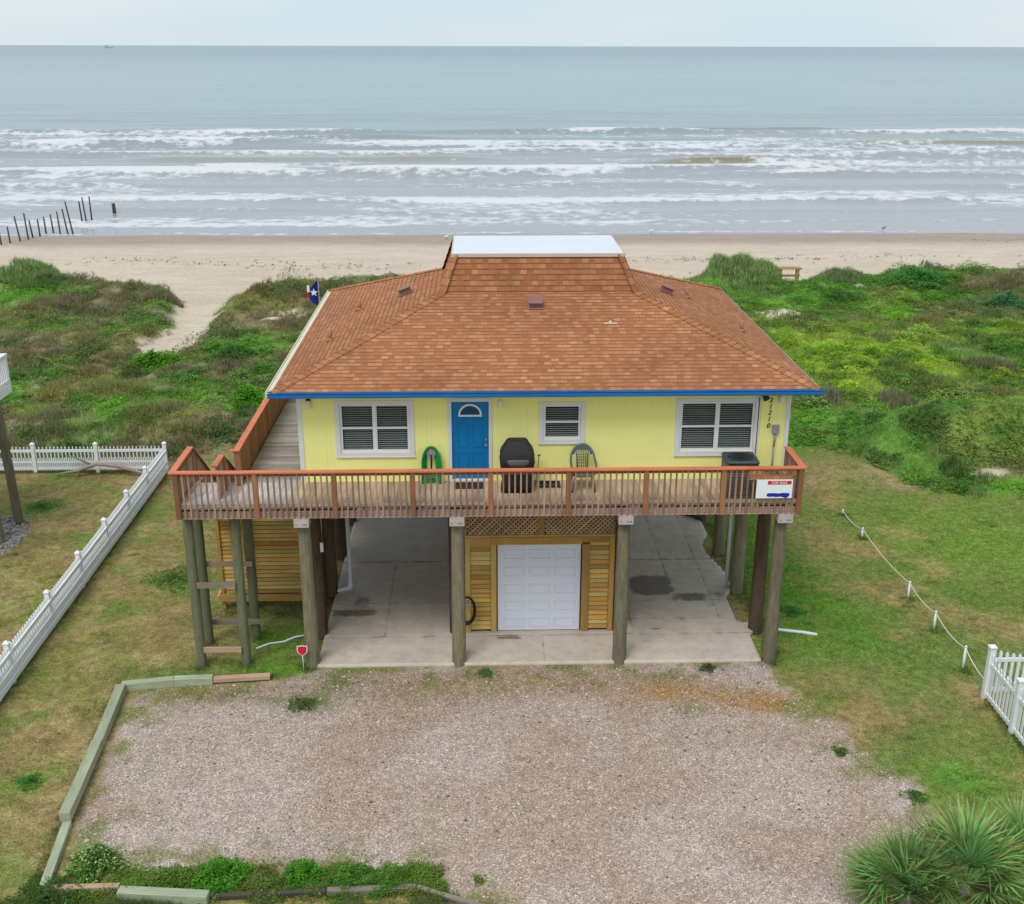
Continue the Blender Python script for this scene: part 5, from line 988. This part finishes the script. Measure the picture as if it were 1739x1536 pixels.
# ---- picket fences
def picket_fence(label, p, q, posts, npk, nm_group, z=0., H_=.92, pw=.028, off=0., hs=(.09, .06, .09)):
    p, q = Vector((*p, z)), Vector((*q, z)); d = q-p; Ln = d.length; u = d/Ln; t = thing('picket_fence', label, 'fence', tuple(p), nm_group); rz = Matrix.Rotation(math.atan2(d.y, d.x), 3, 'Z')
    for k in posts:
        c = p+d*k; mb = MB(); mb.obox((c.x, c.y, z+.47), (.12, .12, 1.14), rz, .5); mb.obox((c.x, c.y, z+1.05), (.15, .15, .025), rz, .5); po = mb.build('post', 'vinyl', t); mb = MB(); mb.loft([[(c.x+sx*s_, c.y+sy*s_, z+h_) for sx, sy in ((1, 1), (-1, 1), (-1, -1), (1, -1))] for s_, h_ in ((.06, 1.063), (.01, 1.12))], sm=False); mb.build('post_cap', 'vinyl', po)
    for h_, hh in zip((.13, .37, .79), hs):
        mb = MB(); mb.obox((p+q)/2+Vector((u.y*off, -u.x*off, h_)), (Ln, .045, hh), rz, .5); mb.build('rail', 'vinyl', t)
    def pk(k, tall, mb):
        c = p+d*k; top = H_ if tall else .50; mb.obox((c.x, c.y, z+(top+.06)/2), (pw, .052, top-.06), rz, .5)
        hx, hy = u*(pw*.5), Vector((-u.y, u.x, 0))*.026
        mb.loft([[c+hx*s_+hy*s_+Vector((0, 0, top+e)), c-hx*s_+hy*s_+Vector((0, 0, top+e)), c-hx*s_-hy*s_+Vector((0, 0, top+e)), c+hx*s_-hy*s_+Vector((0, 0, top+e))] for s_, e in ((1, 0), (.1, .035))], r=.5, sm=False)
    ks = [(i+.5)/npk for i in range(npk)]; order = sorted(ks, key=lambda k: ((p+d*k)-CAM).length); nb = 100
    for k in order[:nb]: mb = MB(); pk(k, True, mb); mb.build('picket', 'vinyl', t)
    mb = MB()
    for k in order[nb:]: pk(k, True, mb)
    for k in [i/npk for i in range(1, npk)]: pk(k, False, mb)
    o = mb.build('picket', 'vinyl', t); o['kind'] = 'stuff'; o['label'] = 'short lower pickets and the farthest tall ones'
    return t
FG = 'white vinyl picket fences'
z0 = -.02
picket_fence('long white picket fence running from the left picture edge up to the fence corner', (-12.75, -3.0), (-12.75, 13.6), [.1, (2.17+3)/16.6-.16, (2.17+3)/16.6+.0, (4.56+3)/16.6, (6.9+3)/16.6, (9.16+3)/16.6, (11.3+3)/16.6], 112, FG, z0, off=.075, hs=(.13, .13, .11))
picket_fence('white picket fence running straight across in front of the left dunes', (-21.5, 13.75), (-12.75, 13.75), [(17.6-13.2)/8.75*.0+.20, (21.5-17.41)/8.75, (21.5-15.19)/8.75, 1.], 66, FG, z0)
def picket_right(label, p, q, posts, npk):
    p, q = Vector((*p, -.05)), Vector((*q, -.05)); d = q-p; Ln = d.length; u = d/Ln; rz = Matrix.Rotation(math.atan2(d.y, d.x), 3, 'Z'); t = thing('picket_fence', label, 'fence', tuple(p), FG)
    for k in posts:
        c = p+d*k; mb = MB(); mb.obox((c.x, c.y, .60), (.13, .13, 1.40), rz, .5); mb.obox((c.x, c.y, 1.315), (.17, .17, .03), rz, .5); po = mb.build('post', 'vinyl', t); mb = MB(); mb.loft([[(c.x+sx*s_, c.y+sy*s_, h_) for sx, sy in ((1, 1), (-1, 1), (-1, -1), (1, -1))] for s_, h_ in ((.075, 1.331), (.01, 1.37))], sm=False); mb.build('post_cap', 'vinyl', po)
    for h_ in (.14, .93): mb = MB(); mb.obox((p+q)/2+Vector((0, 0, h_)), (Ln, .045, .09), rz, .5); mb.build('rail', 'vinyl', t)
    for i in range(npk):
        k = (i+.5)/npk; c = p+d*k; s_ = abs(((k*Ln) % 1.42)/1.42-.5)*2; top = .98+.17*s_**1.5; mb = MB(); mb.obox((c.x, c.y, (top)/2), (.075, .022, top), rz, .5); hx = u*.0375; hy = Vector((-u.y, u.x, 0))*.011
        mb.loft([[c+hx*a_+hy+Vector((0, 0, top+e+.05)), c-hx*a_+hy+Vector((0, 0, top+e+.05)), c-hx*a_-hy+Vector((0, 0, top+e+.05)), c+hx*a_-hy+Vector((0, 0, top+e+.05))] for a_, e in ((1, 0), (.05, .06))], r=.5, sm=False); mb.build('picket', 'vinyl', t)
picket_right('white picket fence side running towards the viewer at the right edge', (10.4, -1.75), (10.4, -6.0), [0, 1.45/4.25, 2.9/4.25], 27)
picket_right('white picket fence side going right from the corner post at the right edge', (10.47, -1.6), (14.5, -1.6), [.36, .72], 26)
# ---- rope fence
t = thing('rope_fence', 'low white posts joined by a sagging white rope across the right lawn', 'rope fence', (10.44, 4, 0)); rp = [(10.45, 9.32, .12), (10.48, 7.45, .30), (10.44, 3.35, .50), (10.47, 1.55, .52), (10.42, -.45, .62), (10.42, -1.72, .45)]
for x, y, h_ in rp[:-1]:
    zz = hz(x, y); mb = MB(); mb.cyl((x, y, zz-.1), (x, y, zz+h_), .035, .032, 10); mb.cyl((x, y, zz+h_), (x, y, zz+h_+.03), .045, .02, 10); mb.build('post', 'vinyl', t)
mb = MB(); pts = []
for (a_, b_) in zip(rp, rp[1:]):
    for i in range(10): k = i/10; sag = .22*min(1, math.dist(a_[:2], b_[:2])/2)*4*k*(1-k)*.55; x = a_[0]+(b_[0]-a_[0])*k; y = a_[1]+(b_[1]-a_[1])*k; pts.append((x, y, max(hz(x, y)+.02, hz(a_[0], a_[1])*(1-k)+hz(b_[0], b_[1])*k+(a_[2]*(1-k)+b_[2]*k)*.93-sag)))
mb.tube(pts, .012, 6); mb.build('rope', 'rope', t)
# ---- driftwood by the fence
mb = MB(); mb.tube([(-16.5, 13.3, .05), (-15.8, 13.35, .15), (-15.1, 13.45, .38), (-14.4, 13.4, .30), (-13.5, 13.3, .08), (-13.0, 13.1, .04)], [.03, .06, .08, .075, .06, .02], 8); mb.tube([(-15.3, 13.44, .33), (-15.9, 13.5, .62), (-16.2, 13.5, .68)], [.05, .03, .015], 6); mb.tube([(-15.7, 13.35, .16), (-15.75, 12.95, .05)], [.03, .015], 6)
tag(mb.build('driftwood', 'drift'), 'bent grey driftwood branch leaning against the white picket fence', 'driftwood')
# ---- neighbour deck and rubble
t = thing('neighbour_deck', 'corner of a white raised deck on tall timber posts at the left picture edge', 'deck', (-16.4, 9, 0))
mb = MB(); mb.box(-20, -16.42, 5, 10.35, 4.26, 4.30); mb.build('floor', 'grey', t)
mb = MB(); mb.box(-16.42, -16.37, 5, 10.35, 4.0, 4.28, .5); mb.box(-20, -16.42, 10.35, 10.4, 4.0, 4.28, .5); mb.build('fascia', 'vinyl', t)
mb = MB(); mb.box(-16.47, -16.35, 5, 10.4, 5.2, 5.25, .5); mb.box(-20, -16.47, 10.3, 10.4, 5.2, 5.25, .5); mb.box(-16.43, -16.38, 5, 10.3, 4.36, 4.42, .5); mb.build('handrail', 'vinyl', t)
for i in range(22):
    mb = MB(); y = 10.2-i*.13; mb.box(-16.42, -16.385, y, y+.035, 4.3, 5.2, .5); mb.build('baluster', 'vinyl', t)
mb = MB(); mb.box(-16.45, -16.36, 10.28, 10.37, 4.0, 5.2, .5); mb.build('railing_post', 'vinyl', t)
wobble_pile(-16.3, 9.25, -.2, 4.0, .15, .13, 'pile', 'post', t, lean=(-.12, 0)); wobble_pile(-16.32, 7.75, -.2, 4.0, .15, .13, 'pile', 'post', t, lean=(-.12, 0))
g = np.random.default_rng(5); mb = MB()
for i in range(420):
    a_ = g.uniform(0, 6.28); rr = g.uniform(0, 1)**.6; x = -16.75+math.cos(a_)*1.15*rr; y = 7.95+math.sin(a_)*1.75*rr; s_ = g.uniform(.03, .1)
    mb.obox((x, y, hz(x, y)+s_*.2+.06*(1-rr)), (s_*g.uniform(.7, 1.5), s_, s_*.7), Euler(tuple(g.uniform(0, 3, 3))).to_matrix())
tag(mb.build('rubble', 'rubble'), 'grey broken rubble piled round the neighbour deck posts', 'rubble', kind='stuff')
# ---- bench frame and slatted mat on the beach
t = thing('wooden_frame', 'bare brown wooden bench like frame standing where dune meets beach', 'wooden frame', (18.3, 45.6, 0)); bx, by = 18.2, 45.6; bz = hz(bx, by)
for sx in (-.55, .55):
    for sy in (-.0, .5): mb = MB(); mb.box(bx+sx-.05, bx+sx+.05, by+sy-.05, by+sy+.05, bz-.2, bz+1.2); mb.build('leg', 'louvo', t)
mb = MB(); mb.box(bx-.75, bx+.75, by-.1, by+.6, bz+1.2, bz+1.27); mb.build('top', 'louvo', t)
mb = MB(); mb.box(bx-.6, bx+.6, by-.1, by-.055, bz+.75, bz+.88); mb.build('crossbar', 'louvo', t)
t = thing('slatted_walkway', 'small blue grey slatted mat on the sand beyond the left roof slope', 'mat', (-4.3, 52, hz(-4.3, 52)))
mb = MB(); zb = hz(-4.3, 51.5)
for i in range(12): mb.box(-5.3+i*.18, -5.3+i*.18+.09, 50.6, 53.4, zb+.06, zb+.10)
mb.build('slat', 'stripe', t); mb = MB()
for y in (50.7, 52, 53.3): mb.box(-5.35, -3.1, y-.06, y+.06, zb-.02, zb+.055)
mb.build('bearer', 'stripe', t)
# ---- groyne posts
GP = [(7, 420, 393), (40, 416, 388), (68, 412, 373), (93, 408, 368), (110, 404, 378), (134, 401, 375), (155, 397, 372), (180, 396, 367), (202, 398, 364), (229, 398, 360), (247, 398, 348), (278, 376, 346), (292, 376, 340), (309, 374, 339)]
names_ = ['shortest and nearest post of the leaning row at the left picture edge', 'second post from the left picture edge in the old groyne row', 'tall third post of the groyne row on dry sand', 'tall fourth post of the groyne row leaning left', 'short fifth post of the groyne row', 'sixth post of the groyne row on wet sand', 'seventh post of the groyne row by the water line', 'eighth post of the groyne row', 'ninth post of the groyne row, slightly leaning', 'tenth post, first of the taller ones near the surf', 'eleventh post, tall, just left of the pair in the surf', 'tall post in shallow water, third from the sea end', 'tallest post in shallow water, second from the sea end', 'tall post at the sea end of the groyne row']
GX = [3, 20, 34, 46, 54, 67, 78, 91, 101, 114, 123, 139, 146, 154]; gpos = []
for i, (q, nm_) in enumerate(zip(GP, names_)):
    px = [6, 36, 70, 97, 112, 136, 157, 182, 205, 231, 248, 279, 293, 312][i]/2.0*1.0; py = [420, 416, 412, 408, 404, 401, 397, 396, 398, 398, 398, 376, 376, 374][i]; tp = [394, 389, 373, 368, 378, 376, 372, 368, 364, 360, 349, 346, 340, 339][i]
    gpos.append((px, py, tp))
GROYNE_XY = [(-41.3, 70.8), (-40.9, 71.9), (-40.5, 73.0), (-40.2, 74.2), (-40.1, 75.3), (-39.6, 76.3), (-39.3, 77.5), (-38.2, 77.8), (-37.0, 77.3), (-35.9, 77.4), (-35.0, 77.5), (-36.4, 84.6), (-35.6, 84.6), (-34.9, 85.2)]
GROYNE_XY = [None]*14
def at_ground(px, py, z=-1.5):
    d = fw+rt*((px-869.5)/f_px)-up*((py-768)/f_px); t_ = (z-CAM.z)/d.z; return CAM+d*t_
for (px, py, tp), nm_ in zip(gpos, names_):
    b_ = at_ground(px, py); h_ = (py-tp)/f_px*(b_-CAM).length*1.02; mb = MB(); ln_ = random.uniform(-.12, .02)*h_
    mb.tube([(b_.x, b_.y, -2.3), (b_.x, b_.y, -1.5), (b_.x+ln_, b_.y, -1.5+h_)], [.085, .078, .06], 9); tag(mb.build('groyne_post', 'groyne'), nm_, 'post', 'old groyne posts at the left end of the beach')
b_ = at_ground(195, 362); mb = MB(); mb.tube([(b_.x, b_.y, -2.3), (b_.x-.05, b_.y, -.55)], [.2, .17], 9); tag(mb.build('groyne_post', 'groyne'), 'thick dark stump standing alone in the surf right of the post row', 'post', 'old groyne posts at the left end of the beach')
# ---- gulls and a ship
def gull(px, py, lb, dark=False, z=None):
    b_ = at_ground(px, py, -1.45); zz = max(hz(b_.x, b_.y), -1.5) if z is None else z; t = thing('shore_bird', lb, 'bird', (b_.x, b_.y, zz), 'birds on the beach')
    mb = MB(); x, y, z_ = b_.x, b_.y, zz
    mb.tube([(x-.22, y, z_+.20), (x-.10, y, z_+.22), (x+.02, y, z_+.24), (x+.12, y, z_+.27), (x+.17, y, z_+.34), (x+.21, y, z_+.37), (x+.25, y, z_+.365)], [.01, .05, .085, .07, .04, .042, .015], 8); mb.build('body', 'birdd' if dark else 'bird', t)
    mb = MB(); mb.tube([(x+.02, y+.03, z_+.2), (x+.03, y+.03, z_)], .01, 5); mb.tube([(x+.0, y-.03, z_+.2), (x+.01, y-.03, z_)], .01, 5); mb.build('leg', 'birdd', t)
gull(758, 407, 'white bird on wet sand left of the flat white roof'); gull(1500, 391, 'dark bird at the water line on the right side of the beach', True); gull(1105, 396, 'pale bird on wet sand right of the flat white roof')
b_ = at_ground(184, 79.2, -1.5); d_ = (b_-CAM).normalized(); bx, by = CAM.x+d_.x*6500, CAM.y+d_.y*6500
t = thing('ship', 'tiny grey ship on the horizon at the upper left', 'ship', (bx, by, -1.5)); mb = MB(); mb.prism([(bx-22, -1.5), (bx+20, -1.5), (bx+24, 3), (bx-24, 3)], by-4, by+4, r=.5); mb.build('hull', 'hull', t); mb = MB(); mb.box(bx-16, bx-4, by-3, by+3, 3.01, 12, .5); mb.box(bx-12, bx-10, by-1, by+1, 12.01, 17, .5); mb.build('superstructure', 'hull', t)  # hull colour is paled to put horizon haze into the paint
